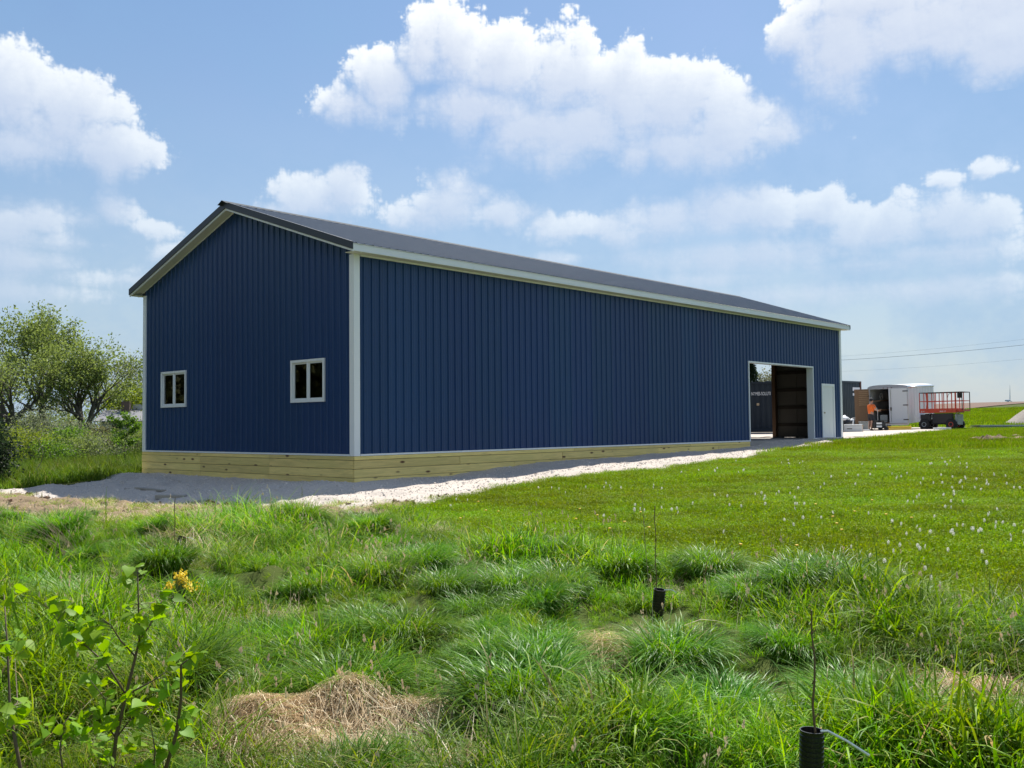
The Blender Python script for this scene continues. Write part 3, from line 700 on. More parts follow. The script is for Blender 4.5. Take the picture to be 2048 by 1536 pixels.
def scatter(name, P, rot, scl, idx, protos, label=None, cat=None, kind='stuff'):
    c = bpy.data.collections.new(name + '_kinds')
    for o in protos: c.objects.link(o)
    me = bpy.data.meshes.new(name); me.vertices.add(len(P)); me.vertices.foreach_set('co', np.asarray(P, np.float32).ravel())
    for nm, ty, ar, key in (('rot', 'FLOAT_VECTOR', rot, 'vector'), ('scl', 'FLOAT_VECTOR', scl, 'vector'), ('pick', 'INT', idx, 'value')):
        a_ = me.attributes.new(nm, ty, 'POINT'); a_.data.foreach_set(key, np.asarray(ar, np.int32 if ty == 'INT' else np.float32).ravel())
    o = link(name, me); ng = bpy.data.node_groups.new(name + '_nodes', 'GeometryNodeTree')
    ng.interface.new_socket('Geometry', in_out='INPUT', socket_type='NodeSocketGeometry'); ng.interface.new_socket('Geometry', in_out='OUTPUT', socket_type='NodeSocketGeometry')
    N = ng.nodes; L = ng.links.new; gi = N.new('NodeGroupInput'); go = N.new('NodeGroupOutput')
    ip = N.new('GeometryNodeInstanceOnPoints'); ci = N.new('GeometryNodeCollectionInfo'); ci.inputs['Collection'].default_value = c; ci.inputs['Separate Children'].default_value = True; ci.inputs['Reset Children'].default_value = True
    def named(n, t):
        x = N.new('GeometryNodeInputNamedAttribute'); x.data_type = t; x.inputs['Name'].default_value = n; return x.outputs[0]
    er = N.new('FunctionNodeEulerToRotation'); L(named('rot', 'FLOAT_VECTOR'), er.inputs[0])
    L(gi.outputs[0], ip.inputs['Points']); L(ci.outputs[0], ip.inputs['Instance']); ip.inputs['Pick Instance'].default_value = True
    L(named('pick', 'INT'), ip.inputs['Instance Index']); L(er.outputs[0], ip.inputs['Rotation']); L(named('scl', 'FLOAT_VECTOR'), ip.inputs['Scale']); L(ip.outputs[0], go.inputs[0])
    md = o.modifiers.new('scatter', 'NODES'); md.node_group = ng
    return tag(o, label, cat, None, kind)
def tilt(P):
    """ground slope as x/y rotation"""
    e = .15; gx = (height(P[:, 0] + e, P[:, 1]) - height(P[:, 0] - e, P[:, 1])) / (2 * e); gy = (height(P[:, 0], P[:, 1] + e) - height(P[:, 0], P[:, 1] - e)) / (2 * e)
    return np.arctan(gy), -np.arctan(gx)
def wedge(g, n, r0, r1, a0=-40, a1=40):
    r = np.sqrt(g.uniform(r0 ** 2, r1 ** 2, n)); a = YAW - np.radians(g.uniform(a0, a1, n)); return CAM[0] + r * np.cos(a), CAM[1] + r * np.sin(a)
def off_barn(x, y, m=.05): return (x < -m) | (x > BL + m) | (y < -m) | (y > BW + m)

tall_sd = lambda x, y: poly_sd(x, y, TALL) + (noise2(x + 5, y, .7) - .5) * .7

# heaps of flattened dead straw
def straw_heap(px, py, rx, ry, n, lab, az, sd, hh=.2):
    """a mound of dead blades combed over towards az"""
    gg = np.random.default_rng(sd); p = ground_at(px, py); r = np.sqrt(gg.random(n)) ** 1.3 * (.8 + .5 * noise2(gg.uniform(0, 9, n), gg.uniform(0, 9, n), 1.)); a = gg.uniform(0, 2 * np.pi, n); u, v = r * np.cos(a), r * np.sin(a)
    X0 = p[0] + u * rx * math.cos(az) - v * ry * math.sin(az); Y0 = p[1] + u * rx * math.sin(az) + v * ry * math.cos(az)
    mound = lambda X, Y: height(X, Y) + hh * np.clip(1 - (((X - p[0]) * math.cos(az) + (Y - p[1]) * math.sin(az)) / (rx * 1.15)) ** 2 - ((-(X - p[0]) * math.sin(az) + (Y - p[1]) * math.cos(az)) / (ry * 1.15)) ** 2, 0, 1) ** .7
    q = az + gg.normal(0, .75, n); L = gg.uniform(.2, .75, n); W = gg.uniform(.0025, .0065, n); segs = 5; lift = gg.uniform(.0, .10, n) ** 1.0
    V = np.zeros((n, segs + 1, 2, 3)); bend = gg.normal(0, .9, n)
    X, Y = X0.copy(), Y0.copy()
    for i in range(segs + 1):
        t = i / segs; Z = mound(X, Y) + .01 + lift * math.sin(math.pi * min(1, t * 1.1)) + .012; hw = W * .5 * (1 - .8 * t); qx, qy = -np.sin(q), np.cos(q)
        V[:, i, 0] = np.stack([X - qx * hw, Y - qy * hw, Z], -1); V[:, i, 1] = np.stack([X + qx * hw, Y + qy * hw, Z + W * .3], -1)
        q = q + bend / segs; X = X + np.cos(q) * L / segs; Y = Y + np.sin(q) * L / segs
    k = np.arange(n)[:, None] * (2 * (segs + 1)) + np.arange(segs)[None] * 2; F = np.stack([k, k + 1, k + 3, k + 2], -1).reshape(-1, 4)
    # the matted core under the loose blades
    m = 26; cu, cv = np.meshgrid(np.linspace(-1.1, 1.1, m), np.linspace(-1.1, 1.1, m)); CX = p[0] + cu * rx * math.cos(az) - cv * ry * math.sin(az); CY = p[1] + cu * rx * math.sin(az) + cv * ry * math.cos(az)
    CZ = mound(CX, CY) - .035 - .3 * np.clip(cu ** 2 + cv ** 2 - .35, 0, 1) + .02 * noise2(CX, CY, .08); ix = np.arange(m * m).reshape(m, m); CF = np.stack([ix[:-1, :-1], ix[:-1, 1:], ix[1:, 1:], ix[1:, :-1]], -1).reshape(-1, 4)
    VV = np.concatenate([V.reshape(-1, 3), np.stack([CX, CY, CZ], -1).reshape(-1, 3)]); FF = np.concatenate([F, CF + n * 2 * (segs + 1)]); TT = np.concatenate([np.repeat(gg.uniform(0, 1, n), 2 * (segs + 1)), np.full(m * m, .1)])
    VV, FF, TT = (VV, FF, TT) if sd < 3 else (V.reshape(-1, 3), F, TT[:n * 2 * (segs + 1)])
    o = np_mesh('straw_heap', VV - np.array([p[0], p[1], 0]), FF, M_straw, tint=TT); o.location = (p[0], p[1], 0); HEAPS.append((p[0], p[1], max(rx, ry) * (1 if sd < 3 else .35))); return tag(o, lab, 'straw heap', 'heaps of dead grass in the meadow')
HEAPS = []
straw_heap(635, 1505, .62, .40, 5200, 'largest heap of pale dead straw under the fallen twig', YAW + 2.5, 1, .10)
straw_heap(850, 1455, .34, .2, 1600, 'narrow heap of brown dead straw against the glossy tussock', YAW + 2.9, 2, .09)
straw_heap(1235, 1310, .42, .22, 450, 'bleached straw hollow in the middle of the meadow', YAW + 1.9, 3, .02)
straw_heap(785, 1130, .6, .34, 900, 'brown thatch patch high in the middle of the meadow', YAW + 2.6, 4, .05)
straw_heap(1060, 1108, .5, .26, 900, 'thin brown thatch at the edge of the mown lawn', YAW + 2.0, 5, .03)
straw_heap(1955, 1405, .45, .32, 420, 'scattered thatch near the right edge of the meadow', YAW + 1.0, 6, .03)

g = np.random.default_rng(21)
tufts = [proto(f'tuft_{i:02d}', M_meadow, blades(g, 56, .15, (.12, .38), (.0055, .0125), (0, .8), (.5, 2.3), 5, (0, .92), .3, straw=.05)) for i in range(6)]
tufts += [proto(f'tuft_{i:02d}', M_meadow, blades(g, 75, .16, (.18, .44), (.0035, .007), (.2, .8), (1.0, 2.3), 5, (0, .95), .3, straw=.12, wind=.6)) for i in range(6, 9)]
tufts += [proto('tuft_09', M_meadow, blades(g, 40, .15, (.10, .24), (.012, .026), (.3, 1.0), (.4, 1.2), 4, (.2, .9), .6))]
tufts += [proto('tuft_10', M_straw, blades(g, 70, .17, (.12, .34), (.002, .005), (.5, 1.4), (.2, 1.2), 4, (0, 1), .0))]
x, y = wedge(g, 15500, 2.0, 21, -50, 50)
# more stems close to the viewer
x2, y2 = wedge(g, 3500, 2.3, 9, -46, 46); x = np.concatenate([x, x2]); y = np.concatenate([y, y2])
sd = tall_sd(x, y); k = (sd > -.05) & (gravel_sd(x, y) < -.05) & (dirt_sd(x, y) < .12) & off_barn(x, y)
for p_ in ((1620, 1662), (1313, 1214), (349, 1112)): q_ = ground_at(*p_) - FW * .14; k &= np.hypot(x - q_[0], y - q_[1]) > .30
for hx_, hy_, hr_ in HEAPS: k &= (np.hypot(x - hx_, y - hy_) > hr_ * (.45 + .6 * noise2(x, y, .25))) | (g.random(len(x)) < .45)
x, y, sd = x[k], y[k], sd[k]; n = len(x); P = np.stack([x, y, height(x, y)], -1); tx, ty = tilt(P)
hn = .6 * noise2(x + 3, y + 8, 1.3) + .4 * noise2(x + 13, y + 28, .55); pk = g.integers(0, 6, n)
drift = noise2(x + 77, y + 12, 2.2); pk = np.where((drift > .60) & (g.random(n) < .75), g.integers(6, 9, n), pk)
pk = np.where(g.random(n) < .05, 9, pk); pk = np.where((noise2(x + 30, y, .8) > .70) & (g.random(n) < .65), 10, pk)
s = g.uniform(.6, 1.2, n) * (.30 + 1.25 * sstep(.2, .85, hn)) * (.6 + .4 * sstep(0, .8, sd))
scatter('meadow_grass', P, np.stack([tx * .7 + g.normal(0, .1, n), ty * .7 + g.normal(0, .1, n), g.uniform(0, 6.28, n)], -1), np.stack([s, s, s * g.uniform(.8, 1.2, n)], -1), pk, tufts)

# mown lawn: overlapping plots of short blades and clover
def clover(g, n, rad, sz, h):
    c = np.stack([g.uniform(-rad, rad, n), g.uniform(-rad, rad, n), g.uniform(.3, 1, n) * h], -1); a = g.uniform(0, 6.28, n); s = g.uniform(*sz, n); tl = g.normal(0, .4, (n, 2))
    V = np.zeros((n, 4, 3))
    for i in range(4):
        t = a + i * np.pi / 2; dx, dy = np.cos(t) * s, np.sin(t) * s; V[:, i] = c + np.stack([dx, dy, dx * tl[:, 0] + dy * tl[:, 1]], -1)
    return V.reshape(-1, 3), np.arange(n * 4).reshape(n, 4), np.repeat(g.uniform(.3, .85, n), 4)
plots = [proto(f'plot_{i:02d}', M_lawn, blades(g, 800, .38, (.035, .10), (.003, .006), (0, .8), (.1, 1.2), 2, (0, .95), 0, True, .035), clover(g, 160, .38, (.006, .014), .05)) for i in range(4)]
wide = [proto(f'plot_{i:02d}', M_lawn, blades(g, 700, .9, (.05, .12), (.009, .018), (0, .8), (.1, 1.1), 2, (0, .95), 0, True, .03)) for i in range(4, 6)]
def lawn(name, r0, r1, a0, a1, step, protos, base_idx, zs=(.95, 1.4), extra=None, amp=.6):
    q = np.arange(-r1, r1, step); x, y = np.meshgrid(q, q); x = (x + g.uniform(-.4, .4, x.shape) * step).ravel(); y = (y + g.uniform(-.4, .4, y.shape) * step).ravel(); rr = np.hypot(x, y); aa = (np.degrees(YAW - np.arctan2(y, x)) + 180) % 360 - 180; k = (rr > r0) & (rr < r1) & (aa > a0) & (aa < a1); x, y = x[k] + CAM[0], y[k] + CAM[1]
    k = (gravel_sd(x, y) < -.28) & (dirt_sd(x, y) < -.2) & off_barn(x, y, .3)
    if extra is not None: k &= extra(x, y)
    x, y = x[k], y[k]; n = len(x); P = np.stack([x, y, height(x, y)], -1); tx, ty = tilt(P); h = g.uniform(*zs, n) * (1 - amp / 2 + amp * noise2(x, y, 2.1))
    scatter(name, P, np.stack([tx, ty, g.integers(0, 4, n) * np.pi / 2 + g.normal(0, .3, n)], -1), np.stack([np.ones(n), np.ones(n), h], -1), g.integers(0, len(protos), n), protos)
right_of = lambda x, y: (tall_sd(x, y) < .2) & ((y < 1) | (x > BL))
lawn('lawn_grass', 2.4, 30, -30, 62, .36, plots, 0, extra=right_of)
lawn('lawn_grass_beyond', 30, 66, -4, 42, .75, wide, 0, (1., 1.7), extra=right_of)
lawn('hillside_grass', 66, 190, 8, 34, 1.9, [proto('plot_10', M_lawn, blades(g, 500, 1.6, (.1, .3), (.03, .06), (0, .8), (.1, 1.1), 2, (0, .9), 0, True, .02))], 0, extra=lambda x, y: np.hypot(x - CAM[0], y - CAM[1]) < 183 + np.clip(np.degrees(YAW - np.arctan2(y - CAM[1], x - CAM[0])) - 25, -4, 6) * 17)
# rough grass and weeds of the field to the left, past the gravel track
M_rough = mat('rough_field_grass', G_HI, .6, spec=.08, patchy=.28, transl=.3, inst=.2, tint=[(0, (.055, .11, .010)), (.5, (.095, .165, .018)), (.85, (.14, .21, .03)), (1, (.30, .25, .11))])
tallw = [proto(f'rough_{i:02d}', M_rough, blades(g, 350, .55, (.25, .75), (.010, .022), (0, .5), (.2, 1.3), 3, (0, .9), 0, True, .05)) for i in range(3)]
def field_left(x, y): return ((y > BW + .1) | (x < -.3)) & (tall_sd(x, y) < -.3) & (np.hypot(x - CAM[0], y - CAM[1]) > 19)
lawn('field_grass', 19, 48, -44, -16, .6, tallw, 0, (.45, 1.05), extra=field_left)
lawn('field_grass_beyond', 48, 85, -44, -14, 1.1, tallw, 0, (.8, 1.3), extra=field_left)

# tussocks that stand out: each its own clump
clump_meshes = [proto(f'clump_{i}', M_tuss, blades(g, 1300, .23, (.28, .60), (.0065, .0125), (.0, .5), (1.3, 2.8), 7, (0, .93), .65, straw=.03), blades(g, 140, .20, (.2, .45), (.003, .006), (.6, 1.3), (.8, 1.6), 5, (.95, 1.), .9)).data for i in range(4)]
TUS = [(1040, 1440, 1.25, 'broad glossy tussock of drooping grass just right of the pale dead straw'), (1345, 1335, 1.0, 'tall upright grass tussock between the straw hollow and the thin stake'), (1425, 1150, .9, 'silvery grass tussock at the lawn edge behind the middle black tube'),
       (1665, 1185, 1.15, 'widest pale-tipped tussock at the edge of the mown lawn behind the staked sapling'), (1500, 1215, .7, 'low dark grass tussock left of the wide pale-tipped one'), (815, 1300, .95, 'rounded dark-hollowed tussock up the slope from the pale dead straw'), (760, 1175, .8, 'leaning tussock nearest the brown thatch in the middle of the meadow'),
       (890, 1195, .7, 'dark tussock on the right of the brown thatch'), (1250, 1120, .55, 'small spiky tussock at the lawn edge left of the middle black tube'), (690, 1405, 1.15, 'grass tussock crowning the pale dead straw heap'), (1700, 1420, .85, 'dark-based grass tussock to the right of the nearest black tube'),
       (600, 1330, .75, 'fine grass tussock below the yellow flowers and right of the leafy sapling'), (1090, 1300, .75, 'grass tussock beside the bare straw hollow on its left'), (250, 1260, .85, 'dark tussock just behind the leafy sapling'), (1880, 1330, .7, 'rough grass tussock near the right edge beyond the tie strap'), (1810, 1490, .7, 'grass tussock in the bottom right corner of the meadow'),
       (480, 1130, .6, 'small tussock among dry stalks right of the farther black tube'), (130, 1160, .75, 'grass tussock with leaning dry stalks near the left edge'), (860, 1090, .55, 'low tussock under the lawn edge in front of the gravel')]
for i, (px, py, s, lab) in enumerate(TUS):
    p = ground_at(px, py); o = link('grass_tussock', clump_meshes[i % 4]); o.location = (p[0], p[1], float(height(p[0], p[1])) - .02)
    o.rotation_euler = (0, 0, i * 1.7); o.scale = (s, s, s * .95); tag(o, lab, 'grass tussock', 'tussocks standing out of the meadow')
# old seed stems standing over the grass
def stems(g, n):
    V, F, T = blades(g, n, .12, (.30, .62), (.0018, .003), (0, .35), (.1, .9), 4, (.2, 1)); 
    top = V.reshape(n, -1, 3)[:, -1]; H = np.repeat(top, 6, 0) + np.cumsum(g.normal(0, .004, (n * 6, 3)), 0) * .0 + g.normal(0, .007, (n * 6, 3)) * [.7, .7, 2.2]; s = .006; k = len(H)
    Q = np.stack([H + [s, 0, 0], H + [0, 0, 2.2 * s], H - [s, 0, 0], H - [0, 0, 2.2 * s]], 1).reshape(-1, 3)
    return np.concatenate([V, Q]), np.concatenate([F, np.arange(4 * k).reshape(k, 4) + len(V)]), np.concatenate([T, np.full(4 * k, .45)])
sp_ = [proto(f'stems_{i}', M_straw, stems(g, 5)) for i in range(4)]
x, y = wedge(g, 900, 3, 17, -42, 42); k = (tall_sd(x, y) > .1) & (noise2(x, y, 1.6) > .46) & (gravel_sd(x, y) < -.2); x, y = x[k], y[k]; n = len(x)
scatter('seed_stems', np.stack([x, y, height(x, y)], -1), np.stack([g.normal(0, .12, n), g.normal(0, .12, n), g.uniform(0, 6.28, n)], -1), np.ones((n, 3)) * g.uniform(.6, 1.1, (n, 1)), g.integers(0, 4, n), sp_)
# plain tussocks fill the meadow
x, y = wedge(g, 620, 3.2, 17, -42, 42); k = (tall_sd(x, y) > .35) & (gravel_sd(x, y) < -.3) & (dirt_sd(x, y) < -.1)
for p_ in ((1620, 1662), (1313, 1214), (349, 1112)): q_ = ground_at(*p_) - FW * .35; k &= np.hypot(x - q_[0], y - q_[1]) > .8
for hx_, hy_, hr_ in HEAPS: k &= np.hypot(x - hx_, y - hy_) > hr_ * .9
x, y = x[k], y[k]; n = len(x)
P = np.stack([x, y, height(x, y) - .02], -1); s = g.uniform(.35, .95, n)
fill = [link(f'clump_fill_{i}', m) for i, m in enumerate(clump_meshes)]
for o in fill: COL.objects.unlink(o)
scatter('tussock_grass', P, np.stack([g.normal(0, .12, n), g.normal(0, .12, n), g.uniform(0, 6.28, n)], -1), np.stack([s, s, s * .9], -1), g.integers(0, 4, n), fill)

# gravel stones lying loose on the pad
M_stone = mat('limestone_chip', (.64, .58, .52), .9, var=.4, vscale=9, col2=(.46, .41, .36), inst=.10)
def stone(name, sd):
    mb = MB().blob((0, 0, 0), (1, .8, .6), sd, .35, 1); ob = mb.build(name, M_stone); COL.objects.unlink(ob); return ob
stones = [stone(f'chip_{i}', i) for i in range(5)]
x = g.uniform(-16, 22, 42000); y = g.uniform(-6, 9, 42000); k = (gravel_sd(x, y) > .0) & off_barn(x, y, .06); x, y = x[k][:12000], y[k][:12000]; n = len(x)
s = g.uniform(.008, .019, n) * np.where(g.random(n) < .06, 1.9, 1); sdv = gravel_sd(x, y)
z = height(x, y) - .03 + .07 * sstep(-.2, .5, sdv) + .12 * ((noise2(x, y, .55) - .5) + .6 * (noise2(x, y, .22) - .5)) * (.35 + .65 * sstep(.5, -1.5, x)) * sstep(-.1, .5, sdv)
scatter('gravel_stones', np.stack([x, y, z + s * .2], -1), g.uniform(0, 6.28, (n, 3)) * [.15, .15, 1], np.stack([s, s, s], -1), g.integers(0, 5, n), stones)

# clods, dead grass and thin green on the dirt verge
M_clod = mat('dirt_clod', (.26, .19, .12), .95, var=.6, vscale=7, col2=(.13, .09, .055), inst=.3)
clods = []
for i in range(4):
    ob = MB().blob((0, 0, 0), (1, .8, .6), 30 + i, .5, 1).build(f'clod_{i}', M_clod); COL.objects.unlink(ob); clods.append(ob)
x = g.uniform(-20, 3, 30000); y = g.uniform(-9, 8, 30000); k = (dirt_sd(x, y) > -.1) & (noise2(x, y, .7) > .4); x, y = x[k][:3800], y[k][:3800]; n = len(x); s = g.uniform(.015, .05, n) * np.where(g.random(n) < .07, 2.2, 1)
scatter('dirt_clods', np.stack([x, y, height(x, y) + .03], -1), g.uniform(0, 6.28, (n, 3)), np.stack([s, s, s * .8], -1), g.integers(0, 4, n), clods)
mats_ = [proto('thatch_0', M_straw, blades(g, 60, .2, (.08, .28), (.003, .006), (1.1, 1.6), (-.1, .5), 3, (0, .9))), proto('thatch_1', M_meadow, blades(g, 40, .14, (.05, .16), (.004, .008), (.1, .9), (.3, 1.2), 3, (.2, .95), straw=.2))]
x = g.uniform(-20, 3, 30000); y = g.uniform(-9, 8, 30000); k = (dirt_sd(x, y) > -.15) & (noise2(x + 60, y, .9) > .45); x, y = x[k][:2100], y[k][:2100]; n = len(x)
scatter('verge_thatch', np.stack([x, y, height(x, y) + .02 + .03 * noise2(x, y, .3)], -1), np.stack([np.zeros(n), np.zeros(n), g.uniform(0, 6.28, n)], -1), np.ones((n, 3)) * g.uniform(.6, 1.2, (n, 1)), (g.random(n) < .38).astype(int), mats_)

# ------------------------------------------------------------------ dandelions on the lawn
M_fluff = mat('dandelion_fluff', (.72, .71, .66), .9, transl=.4); M_stem = mat('green_stem', (.09, .13, .04), .6); M_yel = mat('yellow_petals', (.75, .52, .02), .6, transl=.2)
def fluff():
    gg = np.random.default_rng(2); mb = MB().blob((0, 0, .2), .012, 1, .1, 1)
    for i in range(46):
        d = Vector(gg.normal(0, 1, 3)).normalized(); a = d.orthogonal().normalized() * .0075; b = d.cross(a); e = Vector((0, 0, .2)) + d * .023
        mb.add([e + a, e - a * .5 + b * .87, e - a * .5 - b * .87], [(0, 1, 2)])
    return mb
dn = thing('dandelion', 'white dandelion seed head standing in the mown lawn', 'dandelion', group='dandelion clocks on the lawn')
fluff().build('seed_head', M_fluff, dn); MB().tube([(0, 0, -.02), (.004, 0, .1), (0, 0, .19)], .0025, 5).build('stem', M_stem, dn)
def copy_tree(o, parent=None):
    c = o.copy(); COL.objects.link(c); c.parent = parent
    for ch in list(o.children): copy_tree(ch, c)
    return c
dg = np.random.default_rng(8); placed = []
while len(placed) < 190:
    px = 2060 - abs(dg.normal(0, 420)); py = 905 + dg.beta(1.3, 2.6) * 300
    if px < 780 or px > 2080: continue
    if py > 940 + 130 * (px - 780) / 1000 + 120 or py < 912 + max(0, 1500 - px) * .12: continue
    c = ground_at(px, py)
    for q in range(1 + int(dg.exponential(1.6))):
        p = (c[0] + dg.normal(0, .35) * (q > 0), c[1] + dg.normal(0, .35) * (q > 0))
        if gravel_sd(p[0], p[1]) > -.3 or not off_barn(p[0], p[1], .5) or tall_sd(p[0], p[1]) > .1: continue
        placed.append(p)
for i, p in enumerate(placed):
    o = dn if i == 0 else copy_tree(dn); o.location = (p[0], p[1], float(height(p[0], p[1])) - dg.uniform(.02, .12)); o.rotation_euler = (dg.normal(0, .15), dg.normal(0, .15), dg.uniform(0, 6)); k = dg.uniform(.3, .8); o.scale = (k, k, 1)
yd = thing('yellow_dandelion', 'yellow dandelion flower open in the mown lawn', 'dandelion', group='yellow dandelions on the lawn')
MB().lathe([(.004, .10), (.017, .108), (.020, .114), (.012, .118)], None, 10).build('flower_head', M_yel, yd); MB().tube([(0, 0, -.02), (.003, 0, .10)], .002, 5).build('stem', M_stem, yd)
for i in range(26):
    p = ground_at(dg.uniform(700, 1900), dg.uniform(1000, 1110)); o = yd if i == 0 else copy_tree(yd)
    while gravel_sd(p[0], p[1]) > -.3: p = ground_at(dg.uniform(900, 1900), dg.uniform(1030, 1110))
    o.location = (p[0], p[1], float(height(p[0], p[1])) - .02)

# ------------------------------------------------------------------ the yard behind the barn
RZ0 = math.atan2(RT[1], RT[0])                # turns local +x to the viewer's right, +y away
M_black = mat('black_plastic', (.016, .017, .018), .45); M_rubber = mat('black_rubber', (.018, .018, .018), .85, bump=.4, bscale=30)
M_steel = mat('bare_steel', (.42, .43, .44), .4, .9); M_cont = mat('dark_blue_container_paint', (.020, .027, .036), .6, spec=.2, var=.45, vscale=1.5, col2=(.028, .036, .045))
M_cont2 = mat('slate_container_paint', (.050, .070, .082), .55, spec=.3, var=.4, vscale=1.5, col2=(.04, .056, .066)); M_rust = mat('rusty_post', (.13, .06, .045), .8, var=.6, vscale=8)
M_sign = mat('white_print', (.75, .76, .76), .6); M_ply = mat('brown_plywood', (.22, .125, .065), .7, var=.5, vscale=2, col2=(.30, .18, .10), stretch=(1, 4, 6)); M_slat = mat('pale_slat', (.40, .25, .14), .7, var=.4, vscale=5)
M_tr = mat('white_trailer_skin', (.66, .68, .70), .38, var=.2, vscale=1.3, col2=(.55, .57, .60)); M_alu = mat('aluminium', (.62, .64, .66), .3, .8)
M_orange = mat('orange_red_enamel', (.52, .055, .022), .45, var=.35, vscale=6, col2=(.38, .045, .02)); M_grey = mat('grey_enamel', (.30, .33, .33), .5, var=.3)
M_yellow = mat('yellow_paint', (.70, .47, .02), .5, var=.3, vscale=8); M_card = mat('cardboard', (.40, .26, .14), .85); M_dark = mat('dark_interior', (.02, .018, .016), .9)
M_whitebox = mat('white_box_plastic', (.68, .69, .67), .5, var=.15); M_tarp = mat('black_tarp', (.014, .014, .016), .45, bump=.6, bscale=9); M_sheet = mat('white_sheeting', (.72, .73, .75), .55, bump=.7, bscale=9)

def lettering(text, size, parent, loc, rot, m, name='lettering'):
    cu = bpy.data.curves.new(name, 'FONT'); cu.body = text; cu.size = size; cu.extrude = .002; cu.align_x = 'LEFT'; cu.materials.append(m)
    tmp = bpy.data.objects.new('tmp', cu); COL.objects.link(tmp); bpy.context.view_layer.update()
    me = bpy.data.meshes.new_from_object(tmp.evaluated_get(bpy.context.evaluated_depsgraph_get())); bpy.data.objects.remove(tmp)
    if not me.materials: me.materials.append(m)
    o = link(name, me, parent); o.location = loc; o.rotation_euler = rot; return o
def lmb(parent):
    """mesh builder whose points are given in the parent's own axes"""
    class L(MB):
        def build(s, name, m, par=None, **k):
            W = world_mat(par or parent); s.v = [W @ Vector(p) for p in s.v]; return MB.build(s, name, m, par or parent, **k)
    return L()
def container(px, D, turn, H, m, lab, pitch, post=None):
    p = spot(px, D); t = thing('shipping_container', lab, 'container', p, RZ0 + turn, 'shipping containers in the yard'); Ln, Wd = 6.06, 2.44; h = Ln / 2
    for sx in (-1, 1):
        for y in (0, Wd - .13): lmb(t).box((sx * h - (.13 if sx > 0 else 0), y, .1), (sx * h + (0 if sx > 0 else .13), y + .13, H)).build('corner_post', post if (post and sx > 0) else m)
    for y in (.01, Wd - .09):
        lmb(t).box((-h + .13, y, .1), (h - .13, y + .08, .28)).build('bottom_rail', m); lmb(t).box((-h + .13, y, H - .1), (h - .13, y + .08, H)).build('top_rail', m)
    for y, s in ((.05, 1), (Wd - .05, -1)):
        mb = lmb(t); pts = []
        for k in range(int((Ln - .3) / pitch)):
            x = -h + .15 + k * pitch; pts += [(x, 0), (x + pitch * .25, 0), (x + pitch * .5, .036), (x + pitch * .75, .036)]
        pts.append((h - .14, 0))
        for a, b in zip(pts[:-1], pts[1:]): mb.add([(a[0], y + s * a[1], .28), (b[0], y + s * b[1], .28), (b[0], y + s * b[1], H - .1), (a[0], y + s * a[1], H - .1)], [(0, 1, 2, 3)])
        mb.build('side_wall', m)
    lmb(t).box((-h + .05, .05, H - .04), (h - .05, Wd - .05, H - .015)).build('roof', m)
    lmb(t).box((-h + .02, .13, .12), (-h + .06, Wd - .13, H - .1)).build('end_wall', m)
    for s in (0, 1):
        d = lmb(t).box((h - .06, .14 + s * (Wd / 2 - .14), .2), (h - .02, Wd / 2 - .01 + s * (Wd / 2 - .13), H - .12)).build('door', m)
        for k in (.3, .8): lmb(t).tube([(h + .01, .14 + s * (Wd / 2 - .14) + k, .22), (h + .01, .14 + s * (Wd / 2 - .14) + k, H - .15)], .018, 6).build('lock_rod', M_steel, d)
    for sx in (-h, h - .18):
        for y in (0, Wd - .16): lmb(t).box((sx - .003, y - .003, -.02), (sx + .18, y + .16, .12)).build('corner_casting', M_rust)
    return t
ca = container(1448, 48.2, R(-13), 2.6, M_cont, 'dark blue shipping container with a line of white letters seen through the doorway', .262)
t_ = lettering('N7.MES-SOLUTI', .235, ca, (1.34, .035, 1.93), (R(90), 0, 0), M_sign); t_.scale = (.58, 1, 1)
lmb(ca).box((1.60, .030, 1.42), (1.72, .046, 1.54)).build('placard', mat('tan_sticker', (.45, .33, .2), .7))
cb = container(1666, 56.4, R(38), 2.92, M_cont2, 'slate grey shipping container with white placards beside the barn corner', .17, M_rust)
for x0, x1, z0, z1 in ((2.15, 2.95, 2.34, 2.55), (2.15, 2.47, 2.05, 2.2)): lmb(cb).box((x0, .028, z0), (x1, .044, z1)).build('placard', M_sign)
lettering('MES 4210 20', .2, cb, (2.0, .036, .62), (R(90), 0, 0), M_sign)

# enclosed cargo trailer, seen from its open rear
tp = spot(1778, 53.65); tr = thing('cargo_trailer', 'white enclosed cargo trailer with its rear door open', 'trailer', tp, RZ0 - R(39), rx=R(2.2))
w2, LEN, Z0, Z1 = 1.07, 4.9, .36, 2.36
for sx, nm in ((-1, 'left_wall'), (1, 'right_wall')):
    lmb(tr).box((sx * w2 - (.03 if sx > 0 else 0), .05, Z0), (sx * w2 + (0 if sx > 0 else .03), LEN, Z1)).build('side_wall', M_tr)
    for k in range(1, 9): lmb(tr).box((sx * w2 - (-.0 if sx > 0 else .008), .05 + k * .54 - .015, Z0 + .02), (sx * w2 + (.008 if sx > 0 else 0), .05 + k * .54 + .015, Z1)).build('side_seam', M_alu)
lmb(tr).box((-w2 + .03, LEN - .04, Z0), (w2 - .03, LEN, Z1)).build('front_wall', M_tr)
lmb(tr).box((-w2 + .03, .06, Z0), (w2 - .03, LEN - .04, Z0 + .06)).build('floor', M_ply)
arc = [(w2 * math.sin(a_), .16 * (math.cos(a_) ** .6 if math.cos(a_) > 1e-6 else 0)) for a_ in np.linspace(-math.pi / 2, math.pi / 2, 15)]
mb = lmb(tr); n_ = len(arc)
vs = [(x, y, Z1 + z) for y in (.0, LEN + .01) for x, z in arc]
mb.add(vs, [(i, i + 1, n_ + i + 1, n_ + i) for i in range(n_ - 1)] + [tuple(range(n_))[::-1], tuple(range(n_, 2 * n_))]); mb.build('roof', M_alu, smooth=False)
